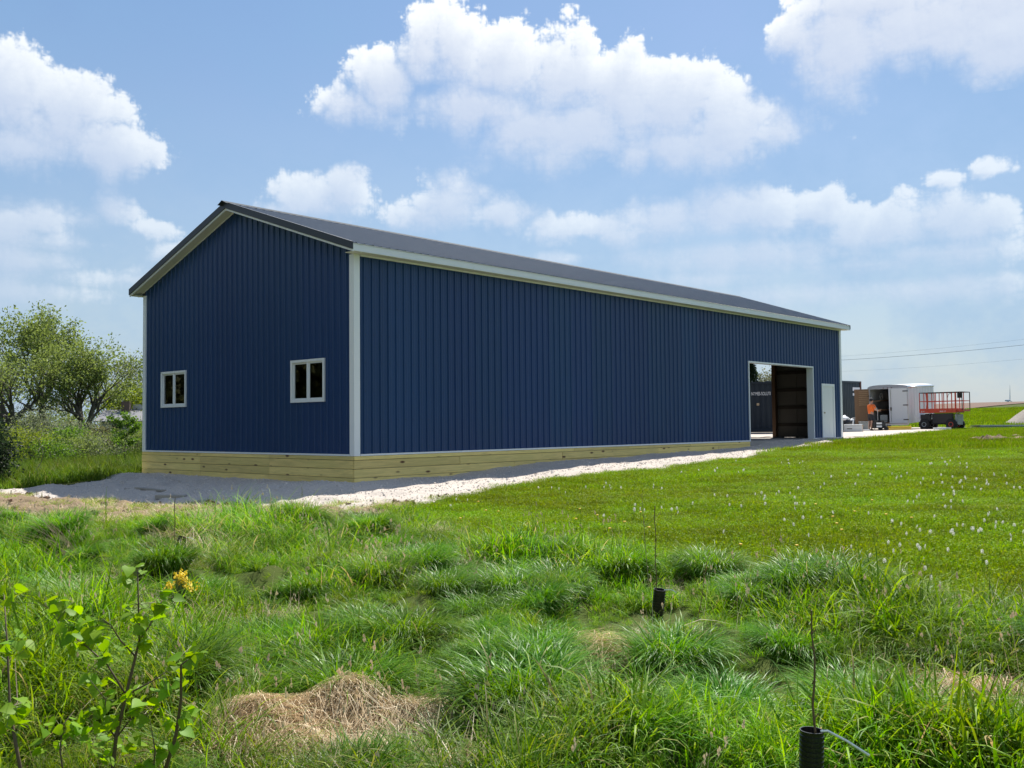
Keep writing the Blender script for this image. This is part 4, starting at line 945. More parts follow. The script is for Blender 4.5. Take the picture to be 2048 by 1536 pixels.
for sx in (-1, 1): lmb(tr).tube([(sx * w2, .0, Z1 + .0), (sx * w2, LEN, Z1 + .0)], .045, 8).build('roof_rail', M_alu, smooth=True)
for b in (((-w2, -.02, Z0 - .08), (-w2 + .09, .05, Z1 + .03)), ((w2 - .09, -.02, Z0 - .08), (w2, .05, Z1 + .03)), ((-w2 + .09, -.02, Z1 - .08), (w2 - .09, .05, Z1 + .05)), ((-w2 + .09, -.02, Z0 - .1), (w2 - .09, .05, Z0))): lmb(tr).box(*b).build('rear_frame', M_alu)
for x in (-.22, 0, .22): lmb(tr).box((x - .035, -.035, Z1 - .035), (x + .035, -.02, Z1 - .005)).build('marker_light', mat('red_lamp_lens', (.12, .012, .01), .3))
dr = lmb(tr).box((.06, -.045, Z0 + .02), (w2 - .04, -.02, Z1 - .05)).build('rear_door', M_tr)
for z in (.55, 1.35, 2.12): lmb(tr).box((w2 - .26, -.06, z), (w2 + .02, -.045, z + .05)).build('hinge', M_black, dr)
lmb(tr).tube([(.16, -.065, Z0 + .1), (.16, -.065, Z1 - .12)], .014, 6).build('lock_rod', M_steel, dr); lmb(tr).box((.13, -.085, 1.08), (.20, -.06, 1.26)).build('latch', M_black, dr)
Mx = Matrix.Translation((-w2 + .02, -.02, 0)) @ Matrix.Rotation(R(-122), 4, 'Z')
od = lmb(tr).box((0, -.012, Z0 + .02), (.96, .013, Z1 - .05), Mx).build('rear_door', M_ply, label='open rear door with a slatted plywood inner face')
for k in range(8):
    z = Z1 - .22 - k * .105; lmb(tr).box((.04, .0135, z), (.70, .045, z + .06), Mx).build('slat', M_slat, od)
for z in (.9, 1.9): lmb(tr).box((-.03, .014, z), (.12, .03, z + .05), Mx).build('hinge', M_black, od)
for z in (1.05, 1.6): lmb(tr).box((-w2 + .04, .5, z), (-w2 + .5, 4.4, z + .04)).build('shelf', M_ply); lmb(tr).box((w2 - .5, .9, z), (w2 - .04, 4.4, z + .04)).build('shelf', M_ply)
for y in (2.5, 3.35):
    for sx in (-1, 1):
        wl = lmb(tr).lathe([(.10, -.09), (.30, -.10), (.335, -.05), (.335, .05), (.30, .10), (.10, .09)], Matrix.Translation((sx * (w2 + .02), y, .335 - .0)) @ Matrix.Rotation(R(90), 4, 'Y'), 18).build('wheel', M_rubber, smooth=True)
        lmb(tr).lathe([(.02, -.095), (.18, -.10), (.18, .10), (.02, .095)], Matrix.Translation((sx * (w2 + .02), y, .335)) @ Matrix.Rotation(R(90), 4, 'Y'), 14).build('rim', M_whitebox, wl)
for sx in (-1, 1):
    prof = [(2.0, .55), (2.12, .78), (2.3, .84), (3.55, .84), (3.73, .78), (3.85, .55), (3.8, .55), (3.70, .74), (3.53, .80), (2.32, .80), (2.15, .74), (2.05, .55)]
    Mf = Matrix(((0, 0, 1, sx * w2 if sx > 0 else -w2 - .22), (1, 0, 0, 0), (0, 1, 0, 0), (0, 0, 0, 1))); lmb(tr).prism(prof, .22, Mf).build('fender', M_alu)
lmb(tr).tube([(-.9, LEN, .3), (0, LEN + 1.3, .34)], .045, 6).build('tongue', M_black); lmb(tr).tube([(.9, LEN, .3), (0, LEN + 1.3, .34)], .045, 6).build('tongue', M_black); lmb(tr).tube([(0, LEN + 1.15, -.25), (0, LEN + 1.15, .7)], .04, 8).build('jack', M_steel)
WT = world_mat(tr)
def in_trailer(name, lab, cat, m, builder, loc):
    o = builder(MB(), WT @ Vector(loc)).build(name, m); return tag(o, lab, cat)
in_trailer('coiled_hose', 'pale coiled hose hanging inside the open trailer', 'hose', mat('dull_hose', (.22, .22, .2), .6), lambda b, p: b.tube([p + Vector((.17 * math.cos(t), .02 * math.sin(5 * t), .17 * math.sin(t))) for t in np.linspace(0, 18.8, 60)], .016, 5), (-.55, .55, 1.85))
in_trailer('tool_chest', 'grey tool chest low inside the open trailer', 'tool chest', M_grey, lambda b, p: b.box(p - Vector((.3, .2, 0)), p + Vector((.3, .2, .35))).box(p - Vector((.31, .21, -.352)), p + Vector((.31, .21, .40))), (-.35, .6, .43))
in_trailer('board_stack', 'pale boards lying across the shelf inside the trailer', 'boards', M_slat, lambda b, p: b.box(p - Vector((.4, .08, 0)), p + Vector((.5, .08, .03))).box(p - Vector((.38, .1, -.033)), p + Vector((.46, .06, .06))), (-.5, .5, 1.1))

# ------------------------------------------------------------------ scissor lift
sp = spot(1884, 52.3); li = thing('scissor_lift', 'orange and black scissor lift with a railed platform', 'scissor lift', sp, RZ0 - R(46)); li.scale = (.84, .84, .86)
hx, hy = 1.15, .62
lmb(li).box((-hx + .1, -hy + .18, .32), (hx - .1, hy - .18, .62)).build('chassis', M_black, bevel=.02)
lmb(li).box((-.35, -hy - .02, .36), (hx - .22, -hy + .18, 1.02)).build('engine_tray', M_black, bevel=.04)
lmb(li).box((-hx + .02, -hy + .02, .50), (-.5, -hy + .18, .95)).build('tray_door', M_black, bevel=.03)
for sx in (-.86, .84):
    for sy in (-1, 1):
        Mw = Matrix.Translation((sx, sy * (hy - .02), .33)) @ Matrix.Rotation(R(90), 4, 'X')
        wl = lmb(li).lathe([(.14, -.12), (.29, -.14), (.33, -.10), (.33, .10), (.29, .14), (.14, .12)], Mw, 20).build('wheel', M_rubber, smooth=True)
        for k in range(14):
            a = R(k * 360 / 14); c = Mw @ Matrix.Rotation(a, 4, 'Z'); lmb(li).box((.318, -.03, -.13), (.348, .03, .13), c).build('tread_lug', M_rubber, wl)
        lmb(li).lathe([(.03, -.11), (.15, -.125), (.15, .125), (.03, .11)], Mw, 12).build('rim', M_orange if sx > 0 else M_grey, wl)
for k in range(4):
    z = .66 + k * .09
    for y in (-.34, .30):
        lmb(li).box((-hx + .2, y, z), (hx - .2, y + .05, z + .06)).build('scissor_arm', M_black if k % 2 else M_grey)
    lmb(li).tube([(-hx + .25 + .1 * k, -.42, z + .03), (-hx + .25 + .1 * k, .40, z + .03)], .03, 8).build('pivot_pin', M_steel)
lmb(li).box((-hx, -hy, 1.06), (hx, hy, 1.12)).build('platform_deck', M_orange)
for y in (-hy - .012, hy): lmb(li).box((-hx - .02, y, 1.05), (hx + .02, y + .012, 1.32)).build('toe_board', M_orange)
for x in (-hx - .02, hx + .008): lmb(li).box((x, -hy, 1.121), (x + .012, hy, 1.32)).build('toe_board', M_orange)
lmb(li).box((hx + .02, -hy + .08, 1.13), (hx + .42, hy - .08, 1.25)).build('extension_deck', M_orange)
lettering('SJ RT', .12, li, (-hx + .08, -hy - .016, 1.10), (R(90), 0, 0), M_sign); lettering('6832 RT', .12, li, (.10, -hy - .016, 1.10), (R(90), 0, 0), M_sign)
for y in (-hy, hy):
    for x in (-hx, -.86, -.62, -.2, .12, .40, .62, .9, hx): lmb(li).tube([(x, y, 1.12), (x, y, 2.32)], .027, 6).build('rail_post', M_orange)
    lmb(li).tube([(-hx, y, 2.32), (hx + .38, y, 2.32)], .027, 6).build('top_rail', M_dark); lmb(li).tube([(-hx, y, 1.78), (hx + .38, y, 1.78)], .024, 6).build('mid_rail', M_orange)
    lmb(li).tube([(hx + .38, y, 1.2), (hx + .38, y, 2.32)], .027, 6).build('rail_post', M_dark)
for x in (-hx, hx + .38):
    lmb(li).tube([(x, -hy, 2.32), (x, hy, 2.32)], .027, 6).build('top_rail', M_dark); lmb(li).tube([(x, -hy, 1.78), (x, hy, 1.78)], .024, 6).build('mid_rail', M_orange)
lmb(li).box((hx + .1, -hy - .05, 1.95), (hx + .34, -hy + .12, 2.26)).build('control_box', M_dark, bevel=.02)
lmb(li).tube([(.95, -hy, 2.28), (.7, -hy + .02, 2.2), (.6, -hy + .03, 1.9)], .015, 5).build('cable', M_black)
lmb(li).tube([(-.72, -hy + .02, 1.13), (-.66, -hy + .02, 1.7), (-.70, -hy + .02, 2.28)], .045, 6).build('brace', M_orange)
for x in (hx - .0, hx + .0):
    pass
for y in (-.42, -.02): lmb(li).box((hx - .08, y, .25), (hx - .03, y + .04, 1.06)).build('ladder_rail', M_grey)
lmb(li).box((hx - .10, -.55, .30), (hx - .02, .55, .95)).build('end_panel', M_grey)
for z in (.35, .6, .85): lmb(li).box((hx - .02, -.38, z), (hx + .03, -.02, z + .03)).build('ladder_rung', M_steel)
o = MB().box(Vector((-.45, -.06, .02)), Vector((.45, .06, .14)), Matrix.Translation(spot(1884, 50.6)) @ Matrix.Rotation(RZ0, 4, 'Z')).build('white_plank', M_sign); tag(o, 'white plank lying on the gravel under the scissor lift', 'plank')

# ------------------------------------------------------------------ person in orange
def skinned(name, joints, edges, m, parent, root=0, sub=2):
    me = bpy.data.meshes.new(name); me.from_pydata([j[0] for j in joints], edges, []); o = link(name, me, parent); me.materials.append(m)
    sk = o.modifiers.new('skin', 'SKIN'); me.skin_vertices.new() if not me.skin_vertices else None
    for i, j in enumerate(joints):
        r = j[1]; me.skin_vertices[0].data[i].radius = (r, r) if isinstance(r, float) else r; me.skin_vertices[0].data[i].use_root = (i == root)
    sb = o.modifiers.new('sub', 'SUBSURF'); sb.levels = sb.render_levels = sub
    return o
M_skin = mat('skin', (.50, .28, .19), .6); M_shirt = mat('orange_shirt', (.85, .165, .02), .8, var=.25, vscale=7, col2=(.62, .10, .01)); M_short = mat('dark_shorts', (.03, .03, .035), .9); M_hair = mat('black_hair', (.012, .010, .010), .7); M_shoe = mat('brown_boots', (.10, .06, .04), .8)
pp = spot(1742, 51.2, .02); pe = thing('person', 'person in an orange T-shirt and dark shorts reaching into the open trailer', 'person', pp, RZ0 + R(25)); S_ = .96
J = [((0, 0, .93), (.15, .12)), ((0, 0, 1.10), (.135, .105)), ((.02, 0, 1.28), (.165, .115)), ((.03, 0, 1.42), (.12, .09)), ((.05, 0, 1.50), .055), ((.075, 0, 1.57), .06), ((.085, 0, 1.66), (.085, .078)), ((.085, 0, 1.73), (.06, .055)),
     ((.0, .10, .88), .09), ((.03, .11, .50), .062), ((-.01, .11, .30), .055), ((-.02, .11, .09), .038), ((.0, -.10, .88), .09), ((-.03, -.11, .50), .062), ((-.08, -.11, .30), .055), ((-.10, -.11, .09), .038),
     ((.03, .19, 1.38), .062), ((.14, .22, 1.17), .047), ((.36, .17, 1.16), .036), ((.45, .15, 1.17), (.042, .018)), ((.03, -.19, 1.38), .062), ((.12, -.23, 1.15), .047), ((.33, -.20, 1.10), .036), ((.42, -.18, 1.10), (.042, .018))]
J = [((a[0] * S_, a[1] * S_, a[2] * S_), b) for a, b in J]
Ed = [(0, 1), (1, 2), (2, 3), (3, 4), (4, 5), (5, 6), (6, 7), (0, 8), (8, 9), (9, 10), (10, 11), (0, 12), (12, 13), (13, 14), (14, 15), (2, 16), (16, 17), (17, 18), (18, 19), (2, 20), (20, 21), (21, 22), (22, 23)]
skinned('body', J, Ed, M_skin, pe)
sc = lambda l: [((a[0] * S_, a[1] * S_, a[2] * S_), b) for a, b in l]
skinned('shirt', sc([((0, 0, .90), (.172, .142)), ((0, 0, 1.08), (.16, .128)), ((.02, 0, 1.28), (.185, .135)), ((.03, 0, 1.43), (.135, .10)), ((.04, 0, 1.47), (.075, .07)), ((.03, .195, 1.38), .085), ((.10, .225, 1.22), .075), ((.03, -.195, 1.38), .085), ((.09, -.23, 1.22), .075)]), [(0, 1), (1, 2), (2, 3), (3, 4), (2, 5), (5, 6), (2, 7), (7, 8)], M_shirt, pe)
skinned('shorts', sc([((0, 0, .96), (.165, .135)), ((0, 0, .88), (.17, .135)), ((.005, .105, .80), .108), ((.025, .115, .52), .092), ((.0, -.105, .80), .108), ((-.03, -.115, .52), .092)]), [(0, 1), (1, 2), (2, 3), (1, 4), (4, 5)], M_short, pe, 1)
lmb(pe).blob((.065 * S_, 0, 1.705 * S_), (.115, .098, .105), 4, .08).build('hair', M_hair, smooth=True)
lmb(pe).blob((.178 * S_, 0, 1.645 * S_), (.016, .014, .018), 5, .05, 1).build('nose', M_skin, smooth=True)
for sy in (-1, 1):
    lmb(pe).blob((.160 * S_, sy * .032, 1.675 * S_), (.010, .012, .008), 6, 0, 1).build('eye', M_hair)
    lmb(pe).blob((.085 * S_, sy * .082, 1.65 * S_), (.02, .010, .03), 7, .05, 1).build('ear', M_skin, smooth=True)
    bx_, by_ = ((-.02, .11) if sy > 0 else (-.10, -.11))
    lmb(pe).blob(((bx_ + .055) * S_, by_ * S_, .045), (.135, .05, .052), 8 + sy, .05).build('boot', M_shoe, smooth=True)
    h = (.45, .15, 1.17) if sy > 0 else (.42, -.18, 1.10)
    for f in range(4):
        y_ = h[1] + (f - 1.5) * .019; ln_ = (.07, .08, .075, .06)[f]
        lmb(pe).tube([(h[0] * S_ + .01, y_ * S_, h[2] * S_), (h[0] * S_ + .03 + ln_ * .5, y_ * S_, h[2] * S_ - .005), (h[0] * S_ + .03 + ln_, y_ * S_, h[2] * S_ - .03)], [.009, .008, .006], 6).build('finger', M_skin, smooth=True)
    lmb(pe).tube([(h[0] * S_ - .02, (h[1] - sy * .03) * S_, h[2] * S_), (h[0] * S_ + .02, (h[1] - sy * .05) * S_, h[2] * S_ + .005), (h[0] * S_ + .05, (h[1] - sy * .05) * S_, h[2] * S_ - .01)], [.011, .010, .008], 6).build('thumb', M_skin, smooth=True)

# ------------------------------------------------------------------ things standing about on the gravel
gp = spot(1757, 51.0); ge = thing('generator', 'black wheeled generator with white label plates beside the trailer', 'generator', gp, RZ0 + R(8))
lmb(ge).box((-.30, -.22, .14), (.30, .22, .46)).build('engine_block', M_black, bevel=.03)
for y in (-.26, .26):
    lmb(ge).tube([(-.36, y, .06), (-.36, y, .56), (.36, y, .56), (.36, y, .06), (-.36, y, .06)], .018, 6).build('tube_frame', M_black)
    wl = lmb(ge).lathe([(.03, -.03), (.11, -.04), (.13, 0), (.11, .04), (.03, .03)], Matrix.Translation((.26, y * 1.15, .13)) @ Matrix.Rotation(R(90), 4, 'X'), 14).build('wheel', M_rubber, smooth=True)
for z in (.20, .36): lmb(ge).box((-.24, -.232, z), (.06, -.222, z + .09)).build('label_plate', M_sign)
lmb(ge).box((-.26, -.18, .461), (.26, .18, .54)).build('fuel_tank', M_dark, bevel=.03); lmb(ge).tube([(-.1, -.12, .5), (-.1, -.12, 1.0), (-.16, -.12, 1.22)], .02, 6).build('handle', M_steel)
yp = spot(1801, 51.2); yb = thing('yellow_beam_stack', 'low stack of yellow beams lying on the gravel behind the trailer', 'beams', yp, RZ0 + R(3))
for i, (x, y, z) in enumerate(((0, 0, 0), (.03, .14, 0), (-.04, .28, 0), (.05, .06, .105), (-.02, .2, .105))): lmb(yb).box((-.58 + x, y, .02 + z), (.58 + x, y + .12, .12 + z)).build('beam', M_yellow, bevel=.012)
wp = spot(1706, 48.4); wb = thing('white_box', 'long white lidded box on the gravel at the barn corner', 'box', wp, RZ0 - R(12))
lmb(wb).box((-.45, 0, .02), (.45, .55, .34)).build('body', M_whitebox, bevel=.03); lmb(wb).box((-.46, -.01, .343), (.46, .56, .41)).build('lid', M_whitebox, bevel=.03); lmb(wb).box((-.30, -.006, .17), (-.05, -.001, .21)).build('marking', M_dark)
b = MB(); c = spot(1691, 49.6); b.blob(c + Vector((0, 0, .32)), (.38, .32, .36), 5, .35, 3); tag(b.build('black_bag', M_tarp, smooth=True), 'bulging black bag under white sheeting at the barn corner', 'bag')
b = MB(); b.blob(c + Vector((.02, .04, .66)), (.34, .28, .16), 9, .5, 3); b.blob(c + Vector((.32, -.18, .42)), (.13, .13, .28), 11, .4, 2); tag(b.build('white_sheeting', M_sheet, smooth=True), 'crumpled white sheeting thrown over the black bag', 'sheeting')
def crate(px, D, sz, m, name, lab, cat):
    p = spot(px, D); t = MB().box((-sz[0] / 2, 0, .01), (sz[0] / 2, sz[1], sz[2]), Matrix.Translation(p) @ Matrix.Rotation(RZ0 + .1, 4, 'Z'))
    t.box((-sz[0] / 2 - .015, -.015, sz[2] + .002), (sz[0] / 2 + .015, sz[1] + .015, sz[2] + .05), Matrix.Translation(p) @ Matrix.Rotation(RZ0 + .1, 4, 'Z')); return tag(t.build(name, m, bevel=.008), lab, cat)
crate(1723.5, 48.6, (.14, .3, .30), M_card, 'cardboard_box', 'small cardboard box against the white box', 'box')
crate(1730, 52.4, (.42, .3, .46), M_grey, 'grey_crate', 'grey crate behind the person and the slatted trailer door', 'crate')
crate(1732, 50.2, (.34, .12, .06), M_sign, 'white_board', 'short white board lying by the feet of the person', 'board')
crate(1684, 48.2, (.18, .3, .5), M_tarp, 'black_tub', 'black tub half hidden by the barn corner', 'tub')
# leftover cladding sheets in a flat stack, and the stone heap
bs = spot(2036, 52.5); st = thing('metal_sheet_stack', 'flat stack of blue and white metal sheets at the lawn edge', 'metal sheets', bs, RZ0 + R(2))
for i in range(5): lmb(st).box((-2.2 + .15 * (i % 2), .02 * i, .05 + i * .032), (3.4 - .2 * i, .92, .075 + i * .032)).build('sheet', (M_blue, M_white)[i in (0, 3)])
for x in (-1.6, .4, 2.4): lmb(st).box((x, 0, .0), (x + .09, .95, .048)).build('bearer', M_slat)
hp = spot(2100, 66); hv = []
mb = MB(); gg = random.Random(3); n_ = 40
for r_ in range(9):
    for k in range(n_):
        a = 2 * math.pi * k / n_; rr = r_ / 8; mb.v.append((hp.x + 3.2 * rr * math.cos(a) * (1 + gg.uniform(-.05, .05)), hp.y + 3.2 * rr * math.sin(a) * (1 + gg.uniform(-.05, .05)), hp.z - .1 + 2.15 * max(0, 1 - rr) ** 1.05 + gg.uniform(-.05, .05) * (r_ > 0))); mb.t.append(0)
mb.f = [(i * n_ + k, (i + 1) * n_ + k, (i + 1) * n_ + (k + 1) % n_, i * n_ + (k + 1) % n_) for i in range(8) for k in range(n_)]
tag(mb.build('stone_heap', mat('stone_heap_gravel', (.30, .265, .23), .95, var=.6, vscale=6, bump=1, bscale=12), smooth=True), 'heap of crushed stone at the right edge beyond the metal sheets', 'stone heap')
# rough turned sods on the lawn
for i, (px, py, n_, lab) in enumerate(((1975, 880, 16, 'turned brown sods lying on the lawn right of the yard'), (2040, 879, 12, 'turned sods at the right edge of the lawn'))):
    mb = MB(); gg = random.Random(i)
    for k in range(n_):
        p = ground_at(px + gg.gauss(0, 14), py + gg.gauss(0, 1.6)); mb.blob((p[0], p[1], float(height(p[0], p[1])) + .03), (gg.uniform(.1, .28), gg.uniform(.1, .28), gg.uniform(.05, .14)), k, .4, 1)
    tag(mb.build('turned_sods', M_dirt), lab, 'sods')

# ------------------------------------------------------------------ far things to the right
tw = Vector(at(2017, 801, 2600)); wt = thing('wind_turbine', 'distant pale wind turbine with one blade upright over the ploughed horizon', 'wind turbine', (tw.x, tw.y, tw.z - 85), RZ0)
M_turb = mat('haze_tinted_turbine', (.42, .52, .66), .6)  # white turbine; distance haze and backlit shade are put into this grey-blue
lmb(wt).lathe([(2.4, -10), (1.5, 83)], None, 14).build('tower', M_turb, smooth=True); lmb(wt).box((-9, -2, 83), (3.5, 2, 87)).build('nacelle', M_turb, bevel=.6)
for a in (2, 122, 242):
    Mb = Matrix.Translation((2.2, -2.6, 85)) @ Matrix.Rotation(R(a), 4, 'Y'); mb = lmb(wt)
    pts = [(0, 1.2), (2, 2.1), (8, 2.4), (20, 1.7), (34, 1.0), (43, .25)]; vs = []
    for z, c in pts: vs += [Mb @ Vector((-c * .35, 0, z)), Mb @ Vector((0, -.3 * c * .4, z)), Mb @ Vector((c * .65, 0, z)), Mb @ Vector((0, .3 * c * .4, z))]
    mb.add(vs, [(4 * i + k, 4 * i + (k + 1) % 4, 4 * i + 4 + (k + 1) % 4, 4 * i + 4 + k) for i in range(len(pts) - 1) for k in range(4)] + [(20, 21, 22, 23)]); mb.build('blade', M_turb)
lmb(wt).blob((2.2, -2.6, 85), (1.8, 1.8, 1.8), 1, .02).build('hub', M_turb, smooth=True)
M_wire = mat('overhead_wire', (.16, .18, .21), .7)
for (pl, pr_, lab, r_) in (((1500, 727), (2240, 667), 'thickest overhead wire crossing the sky right of the barn', .017), ((1500, 721), (2240, 654), 'faint overhead wire above the thickest one', .006), ((1500, 747), (2240, 698), 'faint overhead wire lowest over the scissor lift', .006)):
    a, b = at(pl[0], pl[1], 120), at(pr_[0], pr_[1], 92); pts = [a.lerp(b, t) - Vector((0, 0, 4 * .55 * t * (1 - t))) for t in np.linspace(0, 1, 24)]
    tag(MB().tube(pts, r_, 5).build('overhead_wire', M_wire), lab, 'wire', 'overhead wires beyond the yard')

# ------------------------------------------------------------------ trees, shrubs and the house beyond
def leaf_mat(name, dark, mid, lite):
    return mat(name, mid, .55, spec=.25, transl=.45, tint=[(0, dark), (.5, mid), (1, lite)])
L_young = leaf_mat('young_leaves', (.105, .150, .040), (.165, .225, .06), (.23, .29, .09)); L_yellow = leaf_mat('yellow_green_leaves', (.095, .14, .018), (.165, .225, .03), (.24, .30, .05)); L_olive = leaf_mat('grey_green_leaves', (.10, .125, .060), (.155, .185, .10), (.21, .235, .14))
L_fresh = leaf_mat('fresh_green_leaves', (.06, .13, .018), (.095, .19, .025), (.15, .25, .05)); L_ever = leaf_mat('evergreen_needles', (.010, .020, .009), (.018, .034, .015), (.030, .050, .022)); L_pale = leaf_mat('pale_thin_leaves', (.10, .12, .06), (.15, .175, .09), (.20, .22, .12)); L_dull = leaf_mat('dull_brown_green', (.075, .080, .035), (.12, .125, .055), (.16, .165, .075))
M_bark = mat('dark_bark', (.10, .088, .070), .9, var=.5, vscale=6, bump=.6, bscale=18); M_twig = mat('grey_twig', (.11, .095, .075), .9); M_bare = mat('pale_bark', (.19, .17, .14), .9, var=.4, vscale=5)

def leaf_cloud(pts, size, m, name, parent, sd, flat=.5):
    """leaf-sized faces at the given points"""
    gg = np.random.default_rng(sd); P = np.asarray(pts, float); n = len(P); a = gg.normal(0, 1, (n, 3)); a /= np.linalg.norm(a, axis=1, keepdims=True); b = gg.normal(0, 1, (n, 3)); b -= (b * a).sum(1, keepdims=True) * a; b /= np.linalg.norm(b, axis=1, keepdims=True)
    s = gg.uniform(.6, 1.3, (n, 1)) * size; V = np.stack([P - a * s, P - b * s * flat, P + a * s, P + b * s * flat], 1).reshape(-1, 3)
    W = np.array(world_mat(parent).inverted()); V = V @ W[:3, :3].T + W[:3, 3]
    t = np.repeat(np.clip(gg.normal(.5, .22, n), 0, 1), 4)
    return np_mesh(name, V, np.arange(4 * n).reshape(n, 4), m, parent, t)
def grow(mb, p, d, L, r, depth, gg, tips, spread, up=.25, nseg=4):
    pts = [p]; rad = [r]; q = p.copy(); dd = d.copy()
    for i in range(nseg):
        dd = (dd + Vector((gg.gauss(0, .13), gg.gauss(0, .13), gg.gauss(0, .08) + up * .12))).normalized(); q = q + dd * (L / nseg); pts.append(q.copy()); rad.append(max(.006, r * (1 - .42 * (i + 1) / nseg)))
    mb.tube(pts, rad, 7 if r > .1 else 5 if r > .04 else 3, False)
    if depth == 0: tips += pts[1:]; return
    if depth <= 2: tips.append(pts[-1]); tips.append(pts[-2])
    for i in range(gg.randint(2, 3) + (depth > 2)):
        k = nseg if i == 0 else gg.randint(max(1, nseg - 2), nseg); ax = Vector((gg.gauss(0, 1), gg.gauss(0, 1), gg.gauss(0, .6))); ax -= ax.dot(dd) * dd; ax.normalize()
        nd = (dd + ax * spread * gg.uniform(.6, 1.2)).normalized(); nd.z += up * .3; nd.normalize()
        grow(mb, pts[k], nd, L * gg.uniform(.62, .84), rad[k] * gg.uniform(.58, .75), depth - 1, gg, tips, spread, up, nseg)
def tree(name, lab, px, D, h, trunk, r, sd, leaves, lsize, lm, depth=5, spread=.75, cluster=.28, bark=None, grp='trees beyond the barn', limbs=3, fill=1., zoff=-.1):
    p = spot(px, D, zoff); t = thing(name, lab, 'tree', p, group=grp); gg = random.Random(sd); tips = []; mb = MB()
    top = p + Vector((gg.gauss(0, .15), gg.gauss(0, .15), trunk)); mb.tube([p, p.lerp(top, .5) + Vector((gg.gauss(0, .05), gg.gauss(0, .05), 0)), top], [r * 1.25, r, r * .92], 9, False)
    q = (h - trunk) / (1 + .73 + .53 + .39 + .28)
    for i in range(limbs):
        a = 2 * math.pi * (i + gg.uniform(-.25, .25)) / limbs; d = Vector((math.cos(a) * spread * .75, math.sin(a) * spread * .75, 1)).normalized()
        grow(mb, top - Vector((0, 0, .1 * i)), d, q * 1.18, r * gg.uniform(.55, .72), depth - 1, gg, tips, spread)
    tk = mb.build('trunk', bark or M_bark, t, smooth=True)
    nr = np.random.default_rng(sd); T = np.array([tuple(v) for v in tips]); pick = T[nr.integers(0, len(T), leaves)]
    leaf_cloud(pick + nr.normal(0, cluster, (leaves, 3)), lsize, lm, 'crown', t, sd); return t
def bush(name, lab, px, D, h, w, sd, leaves, lsize, lm, cat='shrub', grp='shrubs beyond the gravel track', stems=9, base=.1, bark=None, lump=.35):
    p = spot(px, D); t = thing(name, lab, cat, p, group=grp); gg = random.Random(sd); nr = np.random.default_rng(sd); mb = MB(); C = []
    for i in range(stems):
        a = gg.uniform(0, 6.28); rr = gg.uniform(.15, .95) * w / 2; tip = p + Vector((math.cos(a) * rr, math.sin(a) * rr, h * gg.uniform(.55, .97) * (1 - .35 * (rr / (w / 2)) ** 2)))
        b = p + Vector((math.cos(a) * rr * .18, math.sin(a) * rr * .18, -.05)); mid = b.lerp(tip, .5) + Vector((gg.gauss(0, .05), gg.gauss(0, .05), .12 * h)); mb.tube([b, mid, tip], [.03 * h / 2, .02 * h / 2, .006], 4, False)
        for k in np.linspace(base + .15, 1, 5): C.append(tuple(b.lerp(mid, min(1, k * 2)) if k < .5 else mid.lerp(tip, k * 2 - 1)))
        for k in range(4):
            e = mid.lerp(tip, gg.uniform(.1, .9)); f = e + Vector((gg.gauss(0, .22), gg.gauss(0, .22), gg.gauss(.1, .15))) * w * .4; mb.tube([e, f], [.01, .004], 3, False); C.append(tuple(f))
    mb.build('stem', bark or M_twig, t); C = np.array(C); wt_ = nr.random(len(C)) ** 1.5 + .1; pk = nr.choice(len(C), leaves, p=wt_ / wt_.sum()); Q = C[pk] + nr.normal(0, 1, (leaves, 3)) * [w * lump * .35, w * lump * .35, h * lump * .28]
    Q[:, 2] = np.maximum(Q[:, 2], p.z + .04); leaf_cloud(Q, lsize, lm, 'foliage', t, sd); return t

tree('spreading_tree', 'dark bare-limbed tree with a forked trunk at the left edge', 20, 64, 7.2, 2.4, .40, 3, 3000, .10, L_young, limbs=4, spread=.95, cluster=.45)
tree('spreading_tree', 'tallest tree of the left row with a rounded leafing crown', 86, 72, 10.3, 3.9, .24, 8, 9500, .12, L_young, limbs=5, spread=.55, cluster=.32)
tree('spreading_tree', 'broad fan-shaped tree standing left of the grey roof', 177, 68, 7.7, 1.9, .32, 12, 9000, .11, L_young, limbs=5, spread=.70, cluster=.28)
tree('spreading_tree', 'pale thin tree rising behind the barn corner', 284, 112, 10.5, 3.5, .2, 15, 3800, .12, L_pale, limbs=3, spread=.7, cluster=.6, bark=M_bare)
tree('spreading_tree', 'yellow-green tree behind the grey roof', 252, 104, 7.0, 1.8, .2, 19, 6500, .14, L_yellow, limbs=4, spread=.8, cluster=.7)
tree('spreading_tree', 'half-bare brownish tree between the tallest tree and the fan-shaped one', 130, 90, 7.6, 2.6, .18, 23, 2400, .12, L_dull, limbs=4, spread=.8, cluster=.5)
tree('spreading_tree', 'leafing tree beyond the left edge behind the forked trunk', -40, 78, 8.6, 2.6, .26, 27, 5000, .12, L_young, limbs=4, spread=.85, cluster=.5)
def spruce(lab, px, D, h, w, sd, n=5200, grp='evergreens behind the barn'):
    p = spot(px, D, -.1); t = thing('spruce_tree', lab, 'tree', p, group=grp); gg = np.random.default_rng(sd); MB().tube([p, p + Vector((0, 0, h * .98))], [.02 * h, .01], 7, False).build('trunk', M_bark, t)
    k = gg.random(n) ** .75; tier = np.floor(k * 13) / 13; rr = w / 2 * (1 - k) * (.55 + .6 * (1 - (k - tier) * 13 * .6)) * np.sqrt(gg.random(n)) * (1 + .25 * np.sin(gg.uniform(0, 6.28, n) * 5)); a = np.round(gg.uniform(0, 9, n)) / 9 * 6.28 + tier * 40 + gg.normal(0, .16, n)
    P = np.stack([p.x + rr * np.cos(a), p.y + rr * np.sin(a), p.z + .06 * h + k * h * .94 - rr * .22 + gg.normal(0, .05, n)], -1); leaf_cloud(P, .15, L_ever, 'crown', t, sd, .3)
